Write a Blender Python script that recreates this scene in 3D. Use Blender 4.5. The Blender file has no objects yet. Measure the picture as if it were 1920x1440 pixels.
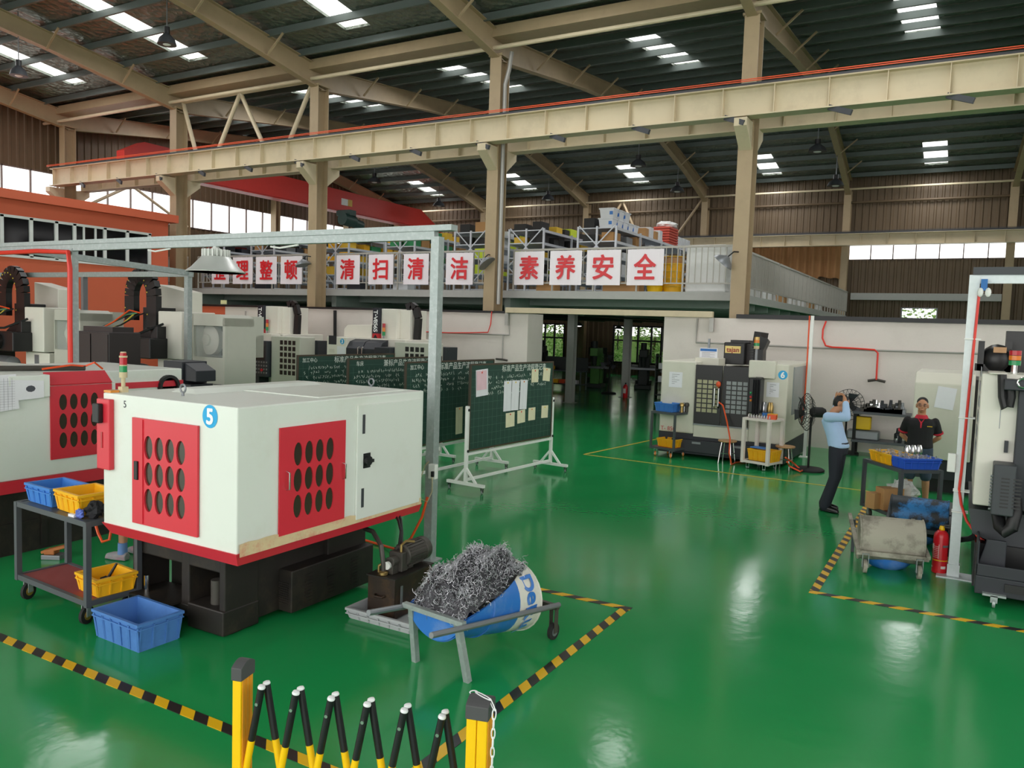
import bpy, math, random
from mathutils import Vector, Matrix
C=bpy.context.scene.collection
SC=bpy.context.scene
PI=math.pi
random.seed(7)
# ---------------------------------------------------------------- camera
F=1491.476; CAMH=2.58
def _n(v): return Vector(v).normalized()
_v=_n((855,-80,F)); _a=_n((-2620,-195,F)); _up=_v.cross(_a).normalized()
if _up.y>0: _up=-_up
_u=_v.cross(_up)
if _u.dot(_a)>0: _u=-_u
RM=Matrix((_u,_v,_up))
CAM=Vector((0,0,CAMH))
def ray(px,py): return RM@Vector((px-960,py-720,F))
def at(px,py,z=0.0):
    r=ray(px,py); return CAM+r*((z-CAMH)/r.z)
def on_y(px,py,Y):
    r=ray(px,py); return CAM+r*(Y/r.y)
def on_x(px,py,X):
    r=ray(px,py); return CAM+r*(X/r.x)
cd=bpy.data.cameras.new('camera'); cam=bpy.data.objects.new('camera',cd); C.objects.link(cam)
cd.sensor_width=36; cd.lens=F/1920*36; cd.clip_start=.05; cd.clip_end=400
R3=Matrix((RM@Vector((1,0,0)),RM@Vector((0,-1,0)),RM@Vector((0,0,-1)))).transposed()
cam.matrix_world=Matrix.Translation(CAM)@R3.to_4x4()
SC.camera=cam
# ---------------------------------------------------------------- world, light, exposure
W=bpy.data.worlds.new('overcast_sky'); SC.world=W; W.use_nodes=True
nt=W.node_tree; nt.nodes.clear()
wo=nt.nodes.new('ShaderNodeOutputWorld'); bg=nt.nodes.new('ShaderNodeBackground')
bg.inputs[0].default_value=(1,.985,.955,1); bg.inputs[1].default_value=1.0
nt.links.new(bg.outputs[0],wo.inputs[0])
vs=SC.view_settings; vs.view_transform='Standard'; vs.look='None'; vs.gamma=1; vs.use_curve_mapping=False
vs.exposure=1.58
def area(name,loc,rot,sx,sy,power,col=(1,1,1)):
    l=bpy.data.lights.new(name,'AREA'); l.shape='RECTANGLE'; l.size=sx; l.size_y=sy; l.energy=power; l.color=col
    o=bpy.data.objects.new(name,l); C.objects.link(o); o.location=loc; o.rotation_euler=rot; return o
# daylight coming in at the skylights of both roof bays
for i,(x,y) in enumerate([(-29.6,15.5),(-23.1,15.5),(-16.1,15.5),(-9.2,15.5),(-2,15.5)]):
    area('skylight_daylight',(x,y,11.0),(0,0,0),1,5,60)
for i,x in enumerate([-30.9,-24.2,-17,-9.2,-1.8]):
    area('skylight_daylight',(x,25.5,11.2),(0,0,0),1,5,60)
    area('skylight_daylight',(x,40.6,10.4),(0,0,0),1,3,50)
# ---------------------------------------------------------------- materials
def hx(h):
    h=h.lstrip('#'); r=[]
    for i in (0,2,4):
        c=int(h[i:i+2],16)/255; r.append(c/12.92 if c<=.04045 else ((c+.055)/1.055)**2.4)
    return (*r,1)
MATS={}
def mat(name,col,rough=.5,metal=0,var=.08,scale=6,bump=0,bscale=40,dirt=None,damt=.5,emit=0,coat=0,spec=.5,dlo=.5,dhi=.72):
    if name in MATS: return MATS[name]
    m=bpy.data.materials.new(name); m.use_nodes=True; n=m.node_tree.nodes; L=m.node_tree.links
    b=n['Principled BSDF']; c=hx(col) if isinstance(col,str) else col
    b.inputs['Roughness'].default_value=rough; b.inputs['Metallic'].default_value=metal
    b.inputs['Specular IOR Level'].default_value=spec
    if coat: b.inputs['Coat Weight'].default_value=coat; b.inputs['Coat Roughness'].default_value=.08
    tc=n.new('ShaderNodeTexCoord'); nz=n.new('ShaderNodeTexNoise'); nz.inputs['Scale'].default_value=scale; nz.inputs['Detail'].default_value=4
    L.new(tc.outputs['Object'],nz.inputs['Vector'])
    mx=n.new('ShaderNodeMix'); mx.data_type='RGBA'
    mx.inputs[6].default_value=tuple(min(1,x*(1-var)) for x in c[:3])+(1,); mx.inputs[7].default_value=tuple(min(1,x*(1+var)) for x in c[:3])+(1,)
    L.new(nz.outputs[0],mx.inputs[0]); out=mx.outputs[2]
    if dirt:
        n2=n.new('ShaderNodeTexNoise'); n2.inputs['Scale'].default_value=scale*.7; n2.inputs['Detail'].default_value=8; n2.inputs['Roughness'].default_value=.7
        L.new(tc.outputs['Object'],n2.inputs['Vector'])
        rp=n.new('ShaderNodeMapRange'); rp.inputs[1].default_value=dlo; rp.inputs[2].default_value=dhi; rp.inputs[4].default_value=damt
        L.new(n2.outputs[0],rp.inputs[0])
        m2=n.new('ShaderNodeMix'); m2.data_type='RGBA'; m2.inputs[7].default_value=hx(dirt); L.new(rp.outputs[0],m2.inputs[0]); L.new(out,m2.inputs[6]); out=m2.outputs[2]
    L.new(out,b.inputs['Base Color'])
    if emit: L.new(out,b.inputs['Emission Color']); b.inputs['Emission Strength'].default_value=emit
    if bump:
        n3=n.new('ShaderNodeTexNoise'); n3.inputs['Scale'].default_value=bscale; n3.inputs['Detail'].default_value=3; L.new(tc.outputs['Object'],n3.inputs['Vector'])
        bp=n.new('ShaderNodeBump'); bp.inputs['Strength'].default_value=bump; bp.inputs['Distance'].default_value=.02; L.new(n3.outputs[0],bp.inputs['Height']); L.new(bp.outputs[0],b.inputs['Normal'])
    MATS[name]=m; return m
def glassmat(name,col,alpha,rough=.02):
    m=bpy.data.materials.new(name); m.use_nodes=True; n=m.node_tree.nodes; L=m.node_tree.links
    b=n['Principled BSDF']; b.inputs['Roughness'].default_value=rough; b.inputs['Base Color'].default_value=hx(col); b.inputs['Specular IOR Level'].default_value=.25
    tr=n.new('ShaderNodeBsdfTransparent'); mx=n.new('ShaderNodeMixShader'); mx.inputs[0].default_value=alpha
    L.new(tr.outputs[0],mx.inputs[1]); L.new(b.outputs[0],mx.inputs[2]); L.new(mx.outputs[0],n['Material Output'].inputs[0]); MATS[name]=m; return m
def stripemat(name,c1,c2,period,kx=1,ky=1):
    m=bpy.data.materials.new(name); m.use_nodes=True; n=m.node_tree.nodes; L=m.node_tree.links
    b=n['Principled BSDF']; b.inputs['Roughness'].default_value=.35
    tc=n.new('ShaderNodeTexCoord'); d=n.new('ShaderNodeVectorMath'); d.operation='DOT_PRODUCT'; d.inputs[1].default_value=(kx/period,ky/period,0)
    L.new(tc.outputs['Object'],d.inputs[0]); f=n.new('ShaderNodeMath'); f.operation='FRACT'; L.new(d.outputs['Value'],f.inputs[0])
    g=n.new('ShaderNodeMath'); g.operation='GREATER_THAN'; g.inputs[1].default_value=.5; L.new(f.outputs[0],g.inputs[0])
    mx=n.new('ShaderNodeMix'); mx.data_type='RGBA'; mx.inputs[6].default_value=hx(c1); mx.inputs[7].default_value=hx(c2); L.new(g.outputs[0],mx.inputs[0]); L.new(mx.outputs[2],b.inputs['Base Color'])
    MATS[name]=m; return m
def floormat():
    m=mat('green_epoxy','#219350',.13,0,.1,.5,spec=.36); n=m.node_tree.nodes; L=m.node_tree.links; b=n['Principled BSDF']
    tc=n.new('ShaderNodeTexCoord'); nz=n.new('ShaderNodeTexNoise'); nz.inputs['Scale'].default_value=1.2; nz.inputs['Detail'].default_value=6
    L.new(tc.outputs['Object'],nz.inputs[0]); mr=n.new('ShaderNodeMapRange'); mr.inputs[3].default_value=.07; mr.inputs[4].default_value=.24; L.new(nz.outputs[0],mr.inputs[0]); L.new(mr.outputs[0],b.inputs['Roughness'])
    n3=n.new('ShaderNodeTexNoise'); n3.inputs['Scale'].default_value=9; n3.inputs['Detail'].default_value=2; L.new(tc.outputs['Object'],n3.inputs[0])
    bp=n.new('ShaderNodeBump'); bp.inputs['Strength'].default_value=.05; bp.inputs['Distance'].default_value=.02; L.new(n3.outputs[0],bp.inputs['Height']); L.new(bp.outputs[0],b.inputs['Normal'])
    return m
def foilmat():
    m=mat('roof_foil','#7d857c',.3,.7,.3,1.5); n=m.node_tree.nodes; L=m.node_tree.links; b=n['Principled BSDF']
    tc=n.new('ShaderNodeTexCoord'); v=n.new('ShaderNodeTexVoronoi'); v.inputs['Scale'].default_value=5; L.new(tc.outputs['Object'],v.inputs[0])
    w=n.new('ShaderNodeTexNoise'); w.inputs['Scale'].default_value=3.5; w.inputs['Detail'].default_value=5; w.inputs['Distortion'].default_value=1.5; L.new(tc.outputs['Object'],w.inputs[0])
    ad=n.new('ShaderNodeMath'); L.new(v.outputs['Distance'],ad.inputs[0]); L.new(w.outputs[0],ad.inputs[1])
    bp=n.new('ShaderNodeBump'); bp.inputs['Strength'].default_value=.8; bp.inputs['Distance'].default_value=.06; L.new(ad.outputs[0],bp.inputs['Height']); L.new(bp.outputs[0],b.inputs['Normal'])
    return m
# ---------------------------------------------------------------- mesh builder
def frame(d,up=Vector((0,0,1))):
    d=d.normalized()
    if abs(d.dot(up))>.995: up=Vector((0,1,0))
    a=d.cross(up).normalized(); b=a.cross(d).normalized(); return a,b
class MB:
    def __init__(s): s.v=[]; s.f=[]
    def add(s,vs,fs):
        k=len(s.v); s.v+= [Vector(p) for p in vs]; s.f+=[tuple(i+k for i in f) for f in fs]; return s
    def box(s,x0,x1,y0,y1,z0,z1,M=None):
        vs=[Vector((x,y,z)) for z in (z0,z1) for x,y in ((x0,y0),(x1,y0),(x1,y1),(x0,y1))]
        if M: vs=[M@p for p in vs]
        return s.add(vs,[(3,2,1,0),(4,5,6,7),(0,1,5,4),(1,2,6,5),(2,3,7,6),(3,0,4,7)])
    def bar(s,p,q,w,h=None,up=(0,0,1)):
        p,q=Vector(p),Vector(q); h=h or w; a,b=frame(q-p,Vector(up)); a=a*(w/2); b=b*(h/2)
        return s.add([p-a-b,p+a-b,p+a+b,p-a+b,q-a-b,q+a-b,q+a+b,q-a+b],[(0,1,2,3),(7,6,5,4),(0,4,5,1),(1,5,6,2),(2,6,7,3),(3,7,4,0)])
    def tube(s,pts,r,n=8):
        pts=[Vector(p) for p in pts]; k=len(s.v); N=len(pts); up=Vector((0,0,1)); pa=None
        for i,p in enumerate(pts):
            d=(pts[min(i+1,N-1)]-pts[max(i-1,0)])
            if pa is None: a,b=frame(d)
            else:
                a=(pa-d.normalized()*pa.dot(d.normalized())); a=a.normalized() if a.length>1e-6 else frame(d)[0]; b=a.cross(d.normalized())
                b=-b if i and b.dot(pb)<0 else b
            pa,pb=a,b; rr=r[i] if isinstance(r,(list,tuple)) else r
            s.v+=[p+a*(rr*math.cos(t*2*PI/n))+b*(rr*math.sin(t*2*PI/n)) for t in range(n)]
        for i in range(N-1):
            for t in range(n): s.f.append((k+i*n+t,k+i*n+(t+1)%n,k+(i+1)*n+(t+1)%n,k+(i+1)*n+t))
        s.f.append(tuple(k+t for t in range(n))[::-1]); s.f.append(tuple(k+(N-1)*n+t for t in range(n))); return s
    def cyl(s,p,q,r,r2=None,n=16): return s.tube([p,q],[r,r if r2 is None else r2],n)
    def lathe(s,prof,c=(0,0,0),n=20,axis='z'):
        k=len(s.v); c=Vector(c)
        for r,z in prof:
            for t in range(n):
                x,y=r*math.cos(2*PI*t/n),r*math.sin(2*PI*t/n)
                s.v.append(c+(Vector((x,y,z)) if axis=='z' else Vector((z,x,y)) if axis=='x' else Vector((y,z,x))))
        for i in range(len(prof)-1):
            for t in range(n): s.f.append((k+i*n+t,k+i*n+(t+1)%n,k+(i+1)*n+(t+1)%n,k+(i+1)*n+t))
        s.f.append(tuple(k+t for t in range(n))[::-1]); s.f.append(tuple(k+(len(prof)-1)*n+t for t in range(n))); return s
    def prism(s,poly,axis,a,b):
        g={'x':lambda u,v,w:(w,u,v),'y':lambda u,v,w:(u,w,v),'z':lambda u,v,w:(u,v,w)}[axis]; n=len(poly)
        return s.add([g(u,v,a) for u,v in poly]+[g(u,v,b) for u,v in poly],[tuple(range(n))[::-1],tuple(range(n,2*n))]+[(i,(i+1)%n,n+(i+1)%n,n+i) for i in range(n)])
    def ell(s,c,rx,ry,rz,nu=14,nv=8):
        c=Vector(c); prof=[(math.sin(PI*i/nv),-math.cos(PI*i/nv)) for i in range(nv+1)]; k=len(s.v)
        for i,(r,z) in enumerate(prof):
            r=max(r,.01)
            for t in range(nu): s.v.append(c+Vector((rx*r*math.cos(2*PI*t/nu),ry*r*math.sin(2*PI*t/nu),rz*z)))
        for i in range(nv):
            for t in range(nu): s.f.append((k+i*nu+t,k+i*nu+(t+1)%nu,k+(i+1)*nu+(t+1)%nu,k+(i+1)*nu+t))
        return s
    def quad(s,a,b,c,d): return s.add([a,b,c,d],[(0,1,2,3)])
    def xf(s,M): s.v=[M@p for p in s.v]; return s
    def build(s,name,m,parent=None,w=False,bev=0,smooth=False,sub=0,label=None,ang=35):
        vs=s.v; loc=None
        if parent is not None and w:
            I=(Matrix.Translation(parent.location)@Matrix.Rotation(parent.rotation_euler.z,4,'Z')).inverted(); vs=[I@p for p in vs]
        elif parent is None:
            xs=[p.x for p in vs]; ys=[p.y for p in vs]; zs=[p.z for p in vs]; loc=Vector(((min(xs)+max(xs))/2,(min(ys)+max(ys))/2,min(zs))); vs=[p-loc for p in vs]
        me=bpy.data.meshes.new(name); me.from_pydata([tuple(p) for p in vs],[],s.f); me.update()
        o=bpy.data.objects.new(name,me); C.objects.link(o); me.materials.append(m if not isinstance(m,str) else MATS[m])
        if loc is not None: o.location=loc
        if parent is not None: o.parent=parent
        if smooth:
            for p in me.polygons: p.use_smooth=True
            try: me.set_sharp_from_angle(angle=math.radians(ang))
            except Exception: pass
        if bev:
            b=o.modifiers.new('b','BEVEL'); b.width=bev; b.segments=2; b.limit_method='ANGLE'; b.angle_limit=.6
        if sub: q=o.modifiers.new('s','SUBSURF'); q.levels=sub; q.render_levels=sub
        if label: o['label']=label
        return o
def tag(o,label,cat,group=None,kind=None):
    o['label']=label; o['category']=cat
    if group: o['group']=group
    if kind: o['kind']=kind
    return o
def thing(name,label,cat,loc=(0,0,0),rz=0,group=None):
    o=bpy.data.objects.new(name,None); C.objects.link(o); o.location=loc; o.rotation_euler=(0,0,rz); o.empty_display_size=.1
    return tag(o,label,cat,group)
def struct(o): o['kind']='structure'; return o
def dup(r,loc=None,rz=None,label=None,group=None):
    kids={}
    for x in bpy.data.objects:
        if x.parent: kids.setdefault(x.parent,[]).append(x)
    def cp(o,par):
        c=o.copy(); C.objects.link(c)
        if par is not None: c.parent=par
        for k in kids.get(o,[]): cp(k,c)
        return c
    c=cp(r,None)
    if loc is not None: c.location=loc
    if rz is not None: c.rotation_euler=(0,0,rz)
    if label: c['label']=label
    if group: c['group']=group
    return c
_tc={}
def text(body,size,name,m,parent,loc,rot,ext=.002,w=None,h=None,bold=0,label=None,world=False):
    "lettering: readable along local X, up along local Y, then rotated; centred"
    key=(body,size,ext,bold,w,h)
    if key not in _tc:
        c=bpy.data.curves.new('lettering','FONT'); c.body=body; c.size=size; c.extrude=ext; c.align_x='CENTER'; c.align_y='CENTER'
        o=bpy.data.objects.new('lettering',c); C.objects.link(o); bpy.context.view_layer.update()
        me=bpy.data.meshes.new_from_object(o.evaluated_get(bpy.context.evaluated_depsgraph_get())); bpy.data.objects.remove(o); bpy.data.curves.remove(c)
        xs=[v.co.x for v in me.vertices]; ys=[v.co.y for v in me.vertices]
        if xs:
            cx,cy=(min(xs)+max(xs))/2,(min(ys)+max(ys))/2; fx=w/(max(xs)-min(xs)) if w else 1; fy=h/(max(ys)-min(ys)) if h else (fx if w else 1)
            if h and not w: fx=fy
            for v in me.vertices: v.co.x=(v.co.x-cx)*fx; v.co.y=(v.co.y-cy)*fy
            if bold:      # heavier strokes: the outline repeated around itself
                V=[tuple(v.co) for v in me.vertices]; P_=[tuple(q.vertices) for q in me.polygons]; nv,nf=[],[]
                for i,(dx,dy) in enumerate([(math.cos(a),math.sin(a)) for a in [2*PI*k/8 for k in range(8)]]):
                    nf+=[tuple(j+len(nv) for j in q) for q in P_]; nv+=[(x+dx*bold,y+dy*bold,z+i*2e-5) for x,y,z in V]
                bpy.data.meshes.remove(me); me=bpy.data.meshes.new('lettering'); me.from_pydata(nv,[],nf)
        _tc[key]=me
    me=_tc[key].copy(); me.name=name; me.materials.clear(); me.materials.append(MATS[m] if isinstance(m,str) else m)
    o=bpy.data.objects.new(name,me); C.objects.link(o); o.location=loc; o.rotation_euler=rot
    if parent is not None: o.parent=parent
    if label: o['label']=label
    return o
FACE_Y=(PI/2,0,0)          # faces -Y (towards the viewer), reads along +X
FACE_X=(PI/2,0,PI/2)       # faces +X, reads along +Y
# ---------------------------------------------------------------- base materials
floormat(); foilmat()
mat('beige_steel','#a69273',.5,0,.08,3,dirt='#8a7a62',damt=.35)
mat('cream_steel','#cbbd9f',.5,0,.06,2,dirt='#a0937a',damt=.35)
mat('purlin_steel','#66706d',.45,.4,.12,3)
mat('corrugated','#63523d',.55,.1,.12,1.2,dirt='#54452f',damt=.5)
mat('white_plaster','#dcd4ce',.85,0,.03,1.2,bump=.15,bscale=60,dirt='#c3bbb4',damt=.35)
mat('orange_wall','#cc6243',.7,0,.05,2)
mat('black','#16171a',.45,0,.1)
mat('matte_black','#1b1b1c',.75,0,.1)
mat('charcoal','#2b2e35',.5,0,.08)
mat('dark_grey','#3c3f44',.5,0,.08)
mat('grey_metal','#82868a',.4,.5,.1)
mat('galvanised','#a0aaa9',.45,.35,.12,25,dirt='#d5dada',damt=.4)
mat('chrome','#d0d0d0',.15,1,.02)
mat('white_paint','#e9ebe7',.4,0,.03)
mat('orange_pipe','#e0562c',.5)
mat('crane_red','#cf3b34',.45,0,.05)
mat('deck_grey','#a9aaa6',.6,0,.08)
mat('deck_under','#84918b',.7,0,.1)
mat('pvc_frame','#dcdfdd',.4)
mat('red_hose','#e0392c',.4,0,.02)
mat('orange_hose','#ea5522',.4,0,.02)
mat('conduit','#a6a49f',.4,.3)
mat('paper','#e8e8ee',.8,0,.03,12); mat('ink_blue','#2f6fb5',.6); mat('ink_dark','#4a4c55',.7)
mat('poster','#f0eaf0',.35,0,.02); mat('poster_red','#d8262f',.4,0,.03)
glassmat('clear_glass','#e8f4f4',.12); glassmat('skylight_sheet','#fff6dc',.25,.3); glassmat('dark_glass','#101215',.96,.08); glassmat('mesh_glass','#7d8a74',.35,.2)
stripemat('hazard_tape','#e8b712','#232321',.26,1,1); stripemat('hazard_tape_b','#e8b712','#232321',.26,1,-1)
mat('yellow_tape','#c9a83a',.5)
# ---------------------------------------------------------------- shell
o=struct(MB().quad((-40,-12,0),(18,-12,0),(18,50,0),(-40,50,0)).build('floor','green_epoxy'))
def zroof(y):
    if y<8.5: return 12.53-.135*(8.5-y)
    if y<19.83: return 11.0+.135*(19.83-y)
    if y<31.4: return 11.0+.12*(y-19.83)
    return 12.39-.16*(y-31.4)
SKX=[-29.8,-23.1,-16.15,-9.15,-1.8,5]
def roof(name,y0,y1,holes):
    b=MB(); xs=sorted([-35,9]+[x-.48 for x in SKX]+[x+.48 for x in SKX]); ys=sorted({y0,y1,*[h for H_ in holes for h in H_],*[q for q in (8.5,31.4) if y0<q<y1]})
    for i in range(len(xs)-1):
        for j in range(len(ys)-1):
            mid=(ys[j]+ys[j+1])/2
            if i%2==1 and any(h[0]<mid<h[1] for h in holes): continue
            p=[(xs[i],ys[j]),(xs[i+1],ys[j]),(xs[i+1],ys[j+1]),(xs[i],ys[j+1])]
            b.add([(x,y,zroof(y)) for x,y in p]+[(x,y,zroof(y)+.08) for x,y in p],[(3,2,1,0),(4,5,6,7),(0,1,5,4),(1,2,6,5),(2,3,7,6),(3,0,4,7)])
    return struct(b.build(name,'roof_foil'))
NH=[(11.5,18.5)]; FH=[(22.9,27.9),(39.3,42.1)]
roof('ceiling_near',-8,19.83,NH); roof('ceiling_far',19.83,43.3,FH)
k=0
for x in SKX:
    for (a,c) in NH+FH:
        b=MB(); n=12          # ribbed translucent sheet filling each skylight opening
        for i in range(n):
            u0=x-.48+.96*i/n; u1=u0+.96/n; h=.03 if i%3==0 else 0
            b.quad((u0,a,zroof(a)+.05+h),(u1,a,zroof(a)+.05+h),(u1,c,zroof(c)+.05+h),(u0,c,zroof(c)+.05+h))
        k+=1; struct(b.build('window_%d'%k,'skylight_sheet'))
def wallgrid(u0,u1,z0,ztop,holes,rib,plane,off,flip=1):
    "ribbed sheet wall with rectangular openings; ztop is a function of u"
    b=MB(); us=sorted({u0,u1,*[h for q in holes for h in q[:2]]}); zs=sorted({z0,*[h for q in holes for h in q[2:]]})+[None]
    P=(lambda u,d,z:(u,off+d*flip,z)) if plane=='y' else (lambda u,d,z:(off+d*flip,u,z))
    for i in range(len(us)-1):
        n=max(1,round((us[i+1]-us[i])/rib)); w=(us[i+1]-us[i])/n
        for j in range(len(zs)-1):
            um=(us[i]+us[i+1])/2; zm=(zs[j]+(zs[j+1] if zs[j+1] is not None else zs[j]+.2))/2
            if any(q[0]<um<q[1] and q[2]<zm<q[3] for q in holes): continue
            for q in range(n):
                s=us[i]+q*w; pts=[(s,0),(s+.55*w,0),(s+.65*w,-.04),(s+.9*w,-.04),(s+w,0)]
                for (ua,da),(ub,db) in zip(pts,pts[1:]):
                    za=zs[j+1] if zs[j+1] is not None else ztop(ua); zb=zs[j+1] if zs[j+1] is not None else ztop(ub)
                    b.quad(P(ua,da,zs[j]),P(ub,db,zs[j]),P(ub,db,zb),P(ua,da,za))
    return b
FY=43.2
far_holes=[(-23.6,-21.1,.66,2.85),(-17.9,-14.6,.66,2.85),(-13.6,-11.2,.66,2.85),(-2.9,-1.38,3.45,4.12),(-10.9,9,6.42,7.22)]
struct(wallgrid(-34.2,9,0,lambda u:10.6,far_holes,.32,'y',FY).build('wall_far','corrugated'))
LX=-34.2
left_holes=[(-6,43,6.95,8.42)]
struct(wallgrid(-8,43.2,0,lambda u:zroof(u),left_holes,.32,'x',LX,-1).build('wall_left','corrugated'))
struct(wallgrid(-8,43.2,0,lambda u:zroof(u),[(-7,20,2.4,8.9),(24,42,6.95,8.42)],.32,'x',9.3,1).build('wall_right_added','corrugated'))  # unseen wall, added to hold back light from the right side
# window strips
def wframe(name,plane,off,u0,u1,z0,z1,mull,fm,gm,t=.05,rails=()):
    fr=thing(name,'x','x'); 
    for q in ('label','category'): del fr[q]
    fr['kind']='structure'; b=MB()
    bx=(lambda a,c,e,f,d=.05:b.box(a,c,off-d,off+d,e,f)) if plane=='y' else (lambda a,c,e,f,d=.05:b.box(off-d,off+d,a,c,e,f))
    bx(u0,u1,z0,z0+t); bx(u0,u1,z1-t,z1)
    for m_ in mull: bx(m_-t/2,m_+t/2,z0,z1)
    for r in rails: bx(u0,u1,r-t/2,r+t/2,.045)
    b.build('frame',fm,fr)
    g=MB()
    if plane=='y': g.quad((u0,off,z0),(u1,off,z0),(u1,off,z1),(u0,off,z1))
    else: g.quad((off,u0,z0),(off,u1,z0),(off,u1,z1),(off,u0,z1))
    g.build('pane',gm,fr); return fr
mat('window_steel','#6e5f5a',.5)
wframe('window_31','x',LX,-6,43,6.95,8.42,[-6+1.14*i for i in range(44)],'window_steel','clear_glass')
wframe('window_37','x',9.3,-7,20,2.4,8.9,[-7+1.5*i for i in range(19)],'window_steel','clear_glass',.06,(4.5,6.7)); wframe('window_38','x',9.3,24,42,6.95,8.42,[24+1.5*i for i in range(13)],'window_steel','clear_glass')  # glazing of the added right wall; openings sized to admit some side light
wframe('window_32','y',FY,-10.9,9,6.42,7.22,[-5.45+1.0*i for i in range(-5,15)],'window_steel','clear_glass')
wframe('window_33','y',FY,-23.6,-21.1,.66,2.85,[-23.6,-22.4,-21.75,-21.1],'matte_black','mesh_glass',.09,(1.98,))
wframe('window_34','y',FY,-17.9,-14.6,.66,2.85,[-17.9,-17.1,-16.4,-15.6,-15.0,-14.6],'matte_black','mesh_glass',.09,(1.98,))
wframe('window_35','y',FY,-13.6,-11.2,.66,2.85,[-13.6,-12.4,-11.2],'matte_black','mesh_glass',.09,(1.98,))
wframe('window_36','y',FY,-2.9,-1.38,3.45,4.12,[-2.9,-1.38],'grey_metal','clear_glass')
# white partition wall with a wide opening, black cap
def pw(name,x0,x1,h=2.94): struct(MB().box(x0,x1,19.5,19.62,0,h).build(name,'white_plaster'))
pw('wall_partition_left',-22.9,-10.66); pw('wall_partition_right',-6.72,9,2.95)
struct(MB().box(-25.1,-22.9,19.5,19.62,0,2.94).build('wall_partition_end','orange_wall'))
struct(MB().box(-25.1,-10.66,19.44,19.68,2.94,3.0).build('trim_1','black')); struct(MB().box(-4.9,9,19.44,19.68,2.95,3.05).build('trim_2','black'))
# return of the left segment at the opening
struct(MB().box(-10.78,-10.66,19.62,20.4,0,2.94).build('wall_return','white_plaster'))
# floor joints / yellow tapes
def tape(x0,y0,x1,y1,w,label,m='hazard_tape'):
    d=Vector((x1-x0,y1-y0,0)); n=Vector((-d.y,d.x,0)).normalized()*w/2; p,q=Vector((x0,y0,.004)),Vector((x1,y1,.004))
    b=MB(); b.add([p-n,q-n,q+n,p+n]+[v-Vector((0,0,.003)) for v in (p-n,q-n,q+n,p+n)],[(0,1,2,3),(7,6,5,4),(0,4,5,1),(1,5,6,2),(2,6,7,3),(3,7,4,0)])
    tag(b.build('floor_tape',m),label,'floor tape','hazard tape lines on the floor')
tape(-9.2,3.34,-2.55,3.34,.085,'black and yellow tape line on the green floor behind the folding barrier, running left')
tape(-2.6,3.38,-2.6,6.8,.085,'black and yellow tape line on the green floor to the right of the swarf barrow')
tape(-4.6,6.84,-2.55,6.84,.085,'black and yellow tape line on the green floor behind the swarf barrow','hazard_tape_b')
tape(-1.19,8.42,-1.19,14.4,.085,'black and yellow tape line leading to the pale drum cart and grey trolley')
tape(-1.23,8.38,5,8.38,.085,'black and yellow tape line at lower right in front of the drum cart and extinguisher','hazard_tape_b')
tape(-6.7,14.85,-.6,14.5,.05,'thin yellow line on the floor in front of machine six and the stools','yellow_tape')
tape(-6.7,14.85,-6.3,18.3,.05,'thin yellow line on the floor to the left of machine six','yellow_tape')
# ---------------------------------------------------------------- columns
COLX=[-33,-26,-19,-12.1,-4.96,2.1]
def icol(b,x,y,z0,z1,w=.36,d=.5,t=.025):
    b.box(x-w/2,x+w/2,y-d/2,y-d/2+t,z0,z1); b.box(x-w/2,x+w/2,y+d/2-t,y+d/2,z0,z1); b.box(x-t/2,x+t/2,y-d/2+t,y+d/2-t,z0,z1)
cw=['far left, beyond the orange office roof','beside the end of the orange office building','in front of the red crane girder','with a lamp at the mezzanine opening','at the right corner of the mezzanine','out at the right edge']
for i,x in enumerate(COLX):
    t=thing('steel_column','tall beige steel column carrying the crane beams, '+cw[i],'column',(x,19.95,0),0,'columns between the two bays')
    b=MB(); icol(b,0,0,0,10.2); b.build('shaft','beige_steel',t)
    b=MB()
    for s in (-1,1):   # corbels either side
        b.prism([(s*.25,7.0),(s*.25,7.64),(s*.85,7.64),(s*.85,7.45)],'x',-.15,.15)
    b.build('corbel','cream_steel',t)
    MB().box(-.22,.22,-.28,.28,10.18,10.24).build('cap_plate','beige_steel',t)
    if i==3:
        p=MB().tube([(.24,-.1,3.2),(.24,-.1,8.9),(.24,-.1,9.4),(.36,-.1,9.8),(.4,-.05,10.3)],.06,8).build('downpipe','conduit',t,smooth=True)
FX=[-33.6,-26.8,-19.75,-12.75,-5.6,1.4]
fw=['far left behind the red girder','behind the left storage racks','behind the middle racks','behind the tallest white boxes','beside the brown curtains','right of the long window']
for i,x in enumerate(FX):
    t=thing('wall_column','beige steel column against the far wall '+fw[i],'column',(x,42.85,0),0,'far wall columns')
    b=MB(); icol(b,0,0,0,9.8,.34,.4); b.build('shaft','beige_steel',t)
for i,y in enumerate([20.4,26.3,32.2,38.1]):
    t=thing('wall_column','beige steel column between the bright windows of the left wall, number %d from the near end'%(i+1),'column',(-33.8,y,0),0,'left wall columns')
    b=MB(); icol(b,0,0,0,10.4,.4,.34); b.build('shaft','beige_steel',t)
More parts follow.
